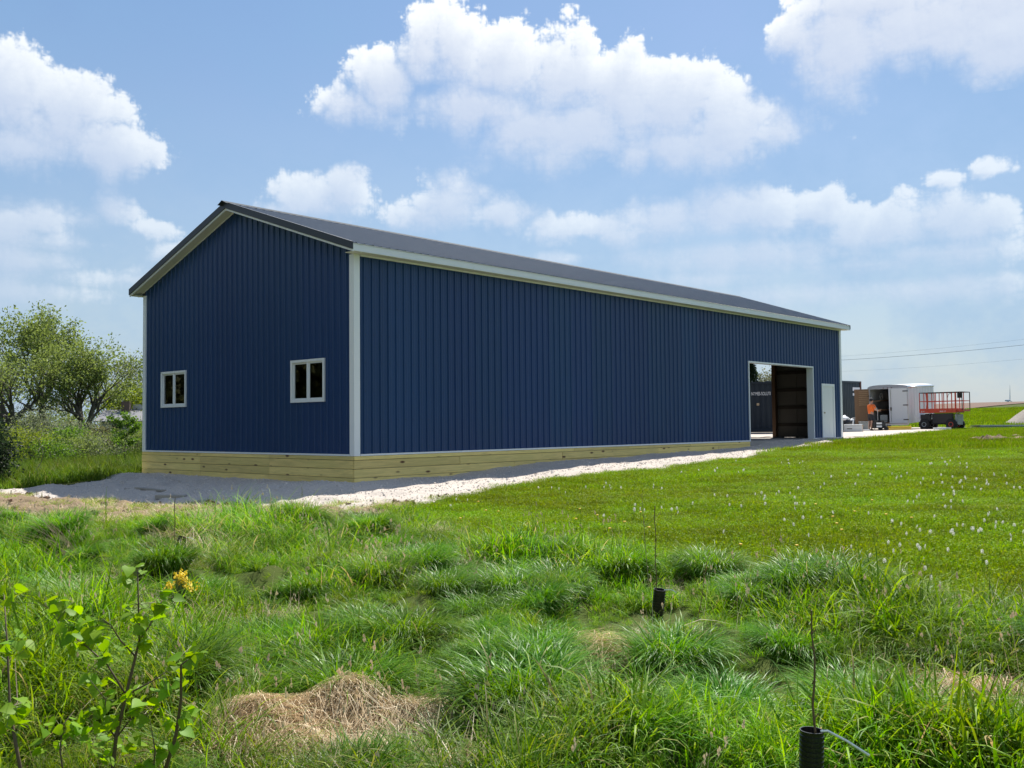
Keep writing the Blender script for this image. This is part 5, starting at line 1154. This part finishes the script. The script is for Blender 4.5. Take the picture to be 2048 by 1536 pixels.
spruce('dark spruce seen through the barn doorway above the container', 1503, 84, 6.6, 4.2, 2)
spruce('dark spruce tight against the barn corner behind the grey roof', 290, 108, 5.6, 3.2, 4)
tree('spreading_tree', 'sparse treetop seen through the doorway right of the spruce', 1543, 96, 5.4, 2.0, .12, 31, 1500, .10, L_dull, limbs=3, spread=.7, cluster=.35)

bush('evergreen_shrub', 'dark evergreen shrub cut off by the left edge', -18, 23.5, 1.75, 1.35, 40, 5200, .05, L_ever, stems=16, lump=.42)
BU = [(62, 38, 1.55, 2.6, L_yellow, 'broad yellow-green bush right of the dark evergreen'), (20, 46, 2.1, 3.2, L_yellow, 'yellow-green bush behind the dark evergreen'), (108, 36, 1.35, 1.7, L_fresh, 'dark-stemmed green bush behind the bare sapling'), (150, 40, 1.5, 2.6, L_young, 'loose green bush in the middle of the scrub'), (196, 43, 1.5, 2.4, L_olive, 'thin grey-green bush left of the small leafy tree'),
      (72, 58, 3.1, 3.6, L_olive, 'large grey-green bush under the tallest tree'), (112, 62, 2.6, 3.4, L_olive, 'grey-green bush right of the largest grey one'), (165, 60, 2.5, 3.4, L_olive, 'grey-green bush under the fan-shaped tree'), (135, 54, 2.0, 3.0, L_fresh, 'fresh green bush between the grey-green ones'), (206, 54, 1.9, 2.6, L_dull, 'brownish bush below the left end of the grey roof'),
      (240, 50, 1.6, 2.2, L_dull, 'dark brushy bush under the grey roof'), (276, 47, 2.0, 2.6, L_young, 'green bush against the far barn corner'), (300, 44, 1.6, 2.4, L_young, 'low bush partly behind the barn skirt'), (40, 66, 3.6, 4.0, L_young, 'bushy undergrowth beside the forked trunk'), (148, 72, 2.6, 3.6, L_dull, 'undergrowth at the foot of the fan-shaped tree'), (110, 78, 4.6, 5.0, L_young, 'tall undergrowth between the row trees'), (60, 80, 4.4, 4.8, L_dull, 'brown-green undergrowth behind the grey-green bush'), (140, 84, 3.8, 4.2, L_young, 'undergrowth filling the gap left of the grey roof'),
      (-60, 52, 2.6, 3.6, L_yellow, 'yellow-green bush beyond the left edge'), (-30, 70, 4., 4.6, L_young, 'undergrowth beyond the left edge')]
for i, (px, D, h, w, lm, lab) in enumerate(BU): bush('wild_shrub', lab, px, D, h, w, 100 + i, 2600 if D < 50 else 3000, .045 if D < 50 else .075, lm, stems=10)
# small tree, thin sapling and bare sapling in the rough grass
def whip(name, lab, px, D, h, sd, lm, n, ls, bare=.45, sway=.15, wid=.35, r=.018, bark=None):
    p = spot(px, D); t = thing(name, lab, 'young tree', p, group='young trees in the rough grass'); gg = random.Random(sd); mb = MB(); pts = [p - Vector((0, 0, .05))]; tips = []
    for k in range(6): pts.append(p + Vector((gg.gauss(0, sway * .3), gg.gauss(0, sway * .3), h * (k + 1) / 6)))
    mb.tube(pts, [r * (1 - .12 * k) for k in range(7)], 5, False)
    for k in range(12):
        a = gg.uniform(0, 6.28); z = gg.uniform(bare, 1); b = p + Vector((0, 0, h * z)); e = b + Vector((math.cos(a) * wid, math.sin(a) * wid, wid * .6)) * gg.uniform(.4, 1); mb.tube([b, e], [r * .4, r * .15], 3, False); tips += [b.lerp(e, s) for s in (.4, .7, 1)]
    mb.build('trunk', bark or M_bark, t)
    if n: nr = np.random.default_rng(sd); T = np.array([tuple(v) for v in tips]); leaf_cloud(T[nr.integers(0, len(T), n)] + nr.normal(0, .07, (n, 3)), ls, lm, 'crown', t, sd)
whip('young_tree', 'small bright green tree on a thin trunk below the grey roof', 252, 36, 1.85, 3, L_fresh, 1500, .055, .42, .12, .62)
whip('young_tree', 'spindly sapling with a few low leaves near the barn skirt', 231, 30, 1.25, 5, L_fresh, 160, .04, .02, .1, .2, .010)
whip('young_tree', 'crooked bare sapling in the rough grass left of the track', 78, 26, 1.5, 9, L_fresh, 12, .03, .4, .35, .25, .014, M_bare)

# the house behind the trees
hp = spot(262, 98, .55); ho = thing('ranch_house', 'low pale house with a long grey roof behind the trees', 'house', hp, RZ0 + R(8)); M_hwall = mat('pale_house_siding', (.42, .43, .42), .7); M_hroof = mat('grey_shingles', (.22, .22, .23), .9, var=.3, vscale=2)
lmb(ho).box((-3.0, 0, 0), (9, 7, 2.35)).build('wall', M_hwall)
mb = lmb(ho); mb.add([(-3.5, -.6, 2.25), (9.5, -.6, 2.25), (9.5, 3.5, 3.45), (-3.5, 3.5, 3.45), (-3.5, 7.6, 2.25), (9.5, 7.6, 2.25), (-3.5, -.6, 2.15), (9.5, -.6, 2.15), (-3.5, 7.6, 2.15), (9.5, 7.6, 2.15)], [(0, 1, 2, 3), (3, 2, 5, 4), (6, 7, 1, 0), (8, 4, 5, 9), (6, 0, 3, 4, 8), (7, 9, 5, 2, 1), (6, 8, 9, 7)]); rf = mb.build('roof', M_hroof)
lmb(ho).box((-1.6, 2.6, 3.0), (-.8, 3.4, 4.3)).build('chimney', mat('brown_brick', (.13, .09, .07), .9, var=.4), rf)
lmb(ho).box((-.7, 3.6, 3.1), (.5, 4.5, 4.0)).build('dormer', M_hwall, rf)
for x in (-1.8, 1.2, 4.0, 6.6): wn = lmb(ho).box((x, -.03, .9), (x + 1.0, -.002, 1.9)).build('window', M_dark); lmb(ho).box((x - .08, -.05, .82), (x + 1.08, -.031, .9)).build('sill', M_sign, wn)
lmb(ho).box((2.7, -.03, .05), (3.6, -.002, 2.05)).build('door', M_sign)

# woods that the gable and its windows face, out of the frame to the left
def woods(name, cx, cy, rx, ry, h, n, sd, lm, ls):
    gg = np.random.default_rng(sd); a = gg.uniform(0, 6.28, n); q = np.sqrt(gg.random(n)); X = cx + rx * q * np.cos(a); Y = cy + ry * q * np.sin(a)
    top = h * (.62 + .5 * noise2(X, Y, 3.4)); Z = height(X, Y, False) + top * np.sqrt(gg.uniform(.0, 1, n)); t = np.clip(gg.normal(.45, .25, n), 0, 1)
    P = np.stack([X, Y, Z], -1); root = link(name, None); o = leaf_cloud(P, ls, lm, name, root, sd); o.parent = None; bpy.data.objects.remove(root); o.name = name; tag(o, kind='stuff')
woods('woods', -27, 44, 13, 17, 13, 60000, 6, L_dull, .32)
woods('woods', -50, 14, 9, 46, 17, 80000, 7, L_young, .45)  # unseen western stretch, added so the gable gets less sky light

# ------------------------------------------------------------------ small things in the meadow
M_pipe = mat('black_corrugated_pipe', (.010, .010, .011), .32, spec=.6); M_strap = mat('white_tie_strap', (.86, .90, .84), .5); M_whip = mat('brown_whip', (.15, .10, .045), .7); M_dry = mat('dry_stalk', (.34, .25, .15), .8)
def guard(px, py_base, h, r, lab, tilt_, sd, whip_h, lab2, strap=None):
    p = ground_at(px, py_base); b = Vector((p[0], p[1], float(height(p[0], p[1])) - .05)); t = thing('tree_guard', lab, 'tree guard', b, RZ0, 'black tubes round young trees', rx=tilt_[0], ry=tilt_[1])
    prof = []; n = int(h / .022)
    for k in range(n): prof += [(r, k * .022), (r, k * .022 + .012), (r * .93, k * .022 + .014), (r * .93, k * .022 + .020)]
    prof += [(r, h - .004), (r, h), (r * .90, h), (r * .86, h - .05), (r * .86, .02)]
    lmb(t).lathe(prof, None, 20, False).build('tube', M_pipe, smooth=False)
    if strap: lmb(t).tube([(r * .55, -r * .5, h + .004), (r * 1.1, -r * .6, h + .008), (r * 2.6, -r * .9, h - .03), (r * 4.3, -r * 1.2, h - .085)], strap, 5).build('tie_strap', M_strap)
    else: lmb(t).tube([(r * .7, 0, h), (r * 1.8, -.02, h + .01), (r * 2.6, -.03, h - .005)], .004, 5).build('tie_strap', M_strap)
    # the young tree inside
    s = thing('staked_sapling', lab2, 'sapling', b, RZ0, 'bare saplings in black tubes'); pts = [(.6 * r * (1 if strap else 0) + .006 * math.sin(k * 1.7 + sd), .006 * math.cos(k * 2.1), whip_h * k / 10) for k in range(11)]
    lmb(s).tube(pts, [.0085 * (1 - .06 * k) if strap else .0042 for k in range(11)], 6).build('stem', M_whip)
    mb = lmb(s)
    for k in range(6 if strap else 3):
        z = whip_h * (.55 + .07 * k); q = Vector(pts[min(10, int(z / whip_h * 10))]); q.z = z; a = k * 2.4; mb.tube([q, q + Vector((.02 * math.cos(a), .02 * math.sin(a), .022))], [.004, .002], 4)
    mb.build('bud', M_whip)
gt = at(1620, 1452, 4.95)
guard(1620, 1662, .54, .055, 'nearest black corrugated tube with a white strap at the bottom right', (0, R(2)), 1, 1.08, 'thin brown sapling rising from the nearest black tube', .0062)
guard(1313, 1214, .26, .052, 'black tube at the lawn edge behind the straw hollow', (R(5), R(6)), 2, .95, 'thin bare sapling in the tube at the lawn edge')
guard(349, 1112, .30, .052, 'leaning black tube farthest up the slope below the barn', (R(-8), R(16)), 3, .72, 'thin bare sapling in the tube below the barn')
# dry stalks
for i, (px, py, h, ln, lab) in enumerate(((419, 1110, .62, .06, 'single dry stalk right of the farthest black tube'), (489, 1108, .42, .02, 'short dry stalk before the gravel below the left window'), (606, 1104, .66, -.02, 'dry stalk below the middle of the gable'), (668, 1070, .55, .10, 'dry stalk with branching tips before the near barn corner'), (1300, 1180, .95, -.06, 'tall dry stalk behind the middle black tube'), (1390, 1245, .55, .10, 'reddish dry stalks left of the wide pale tussock'), (1080, 1120, .4, .05, 'dry stalk at the lawn edge before the long wall'))):
    p = ground_at(px, py); b = Vector((p[0], p[1], float(height(p[0], p[1])) - .03)); mb = MB(); gg = random.Random(i); top = b + Vector((RT[0] * ln, RT[1] * ln, h)); mid = b.lerp(top, .5) + Vector((gg.gauss(0, .02), gg.gauss(0, .02), 0)); mb.tube([b, mid, top], [.0035, .003, .0015], 5)
    for k in range(5 if i in (3, 5) else 2): e = b.lerp(top, gg.uniform(.5, .95)); mb.tube([e, e + Vector((gg.gauss(0, .09), gg.gauss(0, .09), .12))], [.002, .001], 4)
    tag(mb.build('dry_stalk', M_dry if i != 5 else mat('reddish_stalk', (.26, .13, .06), .8)), lab, 'dry stalk', 'dry stalks in the meadow')
# leaning sheaf of old stalks at the left
p = ground_at(150, 1150); b = Vector((p[0], p[1], float(height(p[0], p[1])))); mb = MB(); gg = random.Random(8)
for k in range(26):
    e = b + Vector((gg.gauss(0, .07), gg.gauss(0, .07), 0)); d = Vector((-RT[0], -RT[1], 0)) * gg.uniform(.25, .6); tp_ = e + d + Vector((0, 0, gg.uniform(.25, .5))); mb.tube([e, e.lerp(tp_, .5) + Vector((0, 0, .06)), tp_], [.0028, .002, .001], 4)
tag(mb.build('leaning_stalks', M_dry), 'sheaf of leaning dry stalks near the left edge', 'dry stalks')
# curved fallen twig over the straw
a = [(520, 1535), (620, 1490), (700, 1480), (790, 1482), (870, 1492), (940, 1505)]
pts = [];
for i, (x_, y_) in enumerate(a):
    gpt = ground_at(x_, y_ + 26); pts.append(Vector((gpt[0], gpt[1], float(height(gpt[0], gpt[1])) + .06 + .09 * math.sin(math.pi * i / 5))))
mb = MB().tube(pts, [.008, .0075, .007, .006, .0045, .002], 6); mb.tube([pts[0] + Vector((-.08, .05, -.03)), pts[1].lerp(pts[2], .5) + Vector((0, 0, -.05)), pts[3] + Vector((.02, -.05, -.07)), pts[5] + Vector((0, -.04, -.05))], [.005, .0045, .004, .002], 5)
tag(mb.build('fallen_twig', mat('weathered_twig', (.33, .25, .17), .8)), 'curved fallen twig arching over the straw heap', 'twig')
# boards left on the gravel
def ground_board(px, py, Ln, w, t_, rz, lab, m):
    p = ground_at(px, py); z = float(height(p[0], p[1])) + .035; tag(MB().box((-Ln / 2, -w / 2, 0), (Ln / 2, w / 2, t_), Matrix.Translation((p[0], p[1], z)) @ Matrix.Rotation(RZ0 + rz, 4, 'Z') @ Matrix.Rotation(R(1.5), 4, 'Y')).build('loose_board', m, bevel=.004), lab, 'board', 'loose boards on the ground')
M_old = mat('weathered_board', (.40, .36, .30), .85, var=.4, vscale=6, stretch=(1, 6, 6))
ground_board(300, 986, 1.0, .12, .04, R(-38), 'long weathered board lying in the gravel before the gable', M_old); ground_board(342, 1001, .55, .2, .07, R(6), 'short thick board nearest the grass before the gable', M_old); ground_board(268, 983, .42, .08, .03, R(-10), 'small board touching the long weathered one', M_old)
ground_board(106, 941, .55, .12, .04, R(8), 'pale board in the rough grass left of the track', mat('pale_board', (.55, .56, .54), .8))
# yellow flowering plant
p = ground_at(361, 1225); b = Vector((p[0], p[1], float(height(p[0], p[1])))); yf = thing('yellow_flower_clump', 'clump of small bright yellow flowers in the meadow', 'flowers', b)
gg = random.Random(5); st_ = MB(); fl = MB(); lv = MB()
for k in range(95):
    u = gg.gauss(0, .072); v = gg.gauss(0, .05); zt_ = .30 + .11 * math.exp(-(u / .06) ** 2) * gg.uniform(.3, 1) - abs(u) * .35 + gg.uniform(-.05, .03); hd = b + Vector((RT[0] * u - RT[1] * v * .6, RT[1] * u + RT[0] * v * .6, zt_))
    st_.tube([b + Vector((gg.gauss(0, .02), gg.gauss(0, .02), 0)), hd - Vector((0, 0, .12)), hd], [.003, .0022, .0015], 4); 
    for q in range(4):
        c = hd + Vector((gg.gauss(0, .008), gg.gauss(0, .008), gg.gauss(0, .006))); r1 = Vector((gg.gauss(0, 1), gg.gauss(0, 1), gg.gauss(0, 1))).normalized() * .0105; r2 = r1.orthogonal().normalized() * .0105; fl.add([c + r1, c + r2, c - r1, c - r2], [(0, 1, 2, 3)])
for k in range(40):
    c = b + Vector((gg.gauss(0, .07), gg.gauss(0, .07), gg.uniform(.05, .26))); d = Vector((gg.gauss(0, 1), gg.gauss(0, 1), .4)).normalized(); s_ = d.cross(Vector((0, 0, 1))).normalized() * .012; lv.add([c, c + d * .03 + s_, c + d * .07, c + d * .03 - s_], [(0, 1, 2, 3)])
st_.build('stem', M_stem, yf); fl.build('flowers', mat('bright_yellow_petals', (.85, .66, .01), .6, transl=.25), yf, kind='stuff'); lv.build('leaves', M_meadow, yf, kind='stuff')

# ------------------------------------------------------------------ leafy sapling close to the viewer, bottom left
L_big = mat('heart_leaf', (.20, .36, .02), .5, spec=.18, transl=.48, var=.45, vscale=9, col2=(.13, .26, .02), inst=.22)
DS = 2.75
sa = thing('leafy_sapling', 'young sapling with heart-shaped bright green leaves at the bottom left', 'sapling', at(215, 1640, DS))
def leaf_mesh():
    ol = [(0, 0), (.30, -.12), (.52, .10), (.50, .38), (.28, .70), (0, 1.05), (-.28, .70), (-.50, .38), (-.52, .10), (-.30, -.12)]
    mb = MB(); v = [(x, y, -.18 * y * y + .16 * abs(x)) for x, y in ol] + [(0, .35, -.02), (0, .7, -.09)]
    f = [(0, 1, 10), (1, 2, 10), (2, 3, 10), (3, 11, 10), (3, 4, 11), (4, 5, 11), (5, 6, 11), (6, 7, 11), (7, 10, 11), (7, 8, 10), (8, 9, 10), (9, 0, 10)]
    me = bpy.data.meshes.new('leaf'); me.from_pydata(v, [], f); me.materials.append(L_big); me.polygons.foreach_set('use_smooth', [True] * len(f)); return me
LEAF = leaf_mesh(); lg = random.Random(12)
STEMS = [[(215, 1640), (232, 1476), (252, 1390), (271, 1313), (279, 1280), (277, 1210), (275, 1143)], [(252, 1390), (215, 1330), (170, 1290), (130, 1262), (95, 1215)], [(271, 1313), (240, 1280), (222, 1250), (205, 1238)], [(279, 1280), (300, 1250), (322, 1205), (328, 1190)], [(300, 1640), (352, 1470), (362, 1400), (362, 1330), (375, 1320)], [(252, 1390), (300, 1365), (330, 1345), (350, 1330)],
         [(232, 1476), (205, 1440), (212, 1400), (180, 1360)], [(352, 1470), (380, 1430), (392, 1405)], [(60, 1640), (30, 1480), (20, 1420), (15, 1300), (8, 1190)], [(20, 1420), (35, 1405), (30, 1320)], [(140, 1640), (120, 1500), (125, 1450), (150, 1420)], [(300, 1640), (310, 1500), (300, 1440)], [(232, 1476), (260, 1440), (300, 1425), (320, 1400)]]
LV = [(730, 425, 3), (700, 490, 3), (715, 640, 4), (905, 580, 3), (890, 620, 3), (250, 640, 3), (320, 668, 3), (335, 715, 2), (555, 700, 4), (600, 740, 4), (365, 770, 3), (400, 805, 3), (515, 825, 4), (430, 870, 3), (755, 705, 2), (830, 710, 2), (770, 780, 3), (800, 830, 3), (740, 850, 2), (585, 915, 4), (960, 965, 3), (1030, 935, 4), (985, 940, 3), (985, 1040, 2), (490, 1040, 3), (900, 1080, 3), (950, 1100, 2), (555, 1070, 2), (590, 1170, 4), (650, 1140, 3), (640, 1240, 4), (770, 1230, 4), (790, 1275, 3), (840, 1135, 3), (870, 1190, 3), (1070, 1180, 3), (1040, 1230, 2), (340, 1320, 4), (380, 1345, 3), (600, 1400, 4), (620, 1430, 3), (860, 1480, 4), (500, 1220, 3), (720, 1100, 3), (30, 850, 3), (45, 910, 3), (95, 1190, 4), (85, 1250, 3), (15, 1300, 3), (25, 575, 2), (700, 1370, 2), (720, 1430, 2), (520, 1340, 2), (930, 1280, 2), (450, 1400, 3), (200, 1330, 2), (250, 1420, 3), (1000, 1330, 2), (880, 1400, 3), (540, 1470, 3)]
SP = []
for li_, s_ in enumerate(STEMS):
    dz = [0, .05, -.06, .08, -.12, .03, -.05, .1, .15, .18, .08, -.1, .02][li_]; pts = [at(x_, y_, DS + dz * (i / len(s_)) * 1.6) for i, (x_, y_) in enumerate(s_)]
    r0 = .0062 if li_ in (0, 4, 8) else .003; MB().tube(pts, [r0 * (1 - .75 * i / (len(pts) - 1)) for i in range(len(pts))], 6).build('stem' if li_ in (0, 4, 8) else 'branch', mat('sapling_bark', (.11, .075, .045), .7), sa, smooth=True)
    for a_, b_ in zip(pts[:-1], pts[1:]): SP += [a_.lerp(b_, t_) for t_ in np.linspace(0, 1, 8)]
pet = MB(); Winv = world_mat(sa).inverted(); nl = 0
for (cx_, cy_, n_) in LV:
    X_, Y_ = cx_ / 2.763, 980 + cy_ / 2.763
    for q in range(n_ + 2):
        ap = at(X_ + lg.gauss(0, 7), Y_ + lg.gauss(0, 7), DS); near = min(SP, key=lambda s: (s - ap).length); c = ap + Vector((FW[0], FW[1], 0)) * ((near - ap).dot(Vector(FW)) + lg.gauss(0, .03))
        if (near - c).length < .14: pet.tube([near, near.lerp(c, .5) + Vector((0, 0, .006)), c], [.0009, .0008, .0007], 3, False)
        s_ = lg.uniform(.025, .043); o = link('leaf', LEAF, sa)
        o.matrix_local = Winv @ Matrix.LocRotScale(c, Euler((lg.gauss(R(-25), .5), lg.gauss(0, .5), lg.uniform(0, 6.28))), (s_, s_, s_)); nl += 1
pet.build('leaf_stalks', mat('leaf_stalk', (.16, .17, .05), .6), sa)
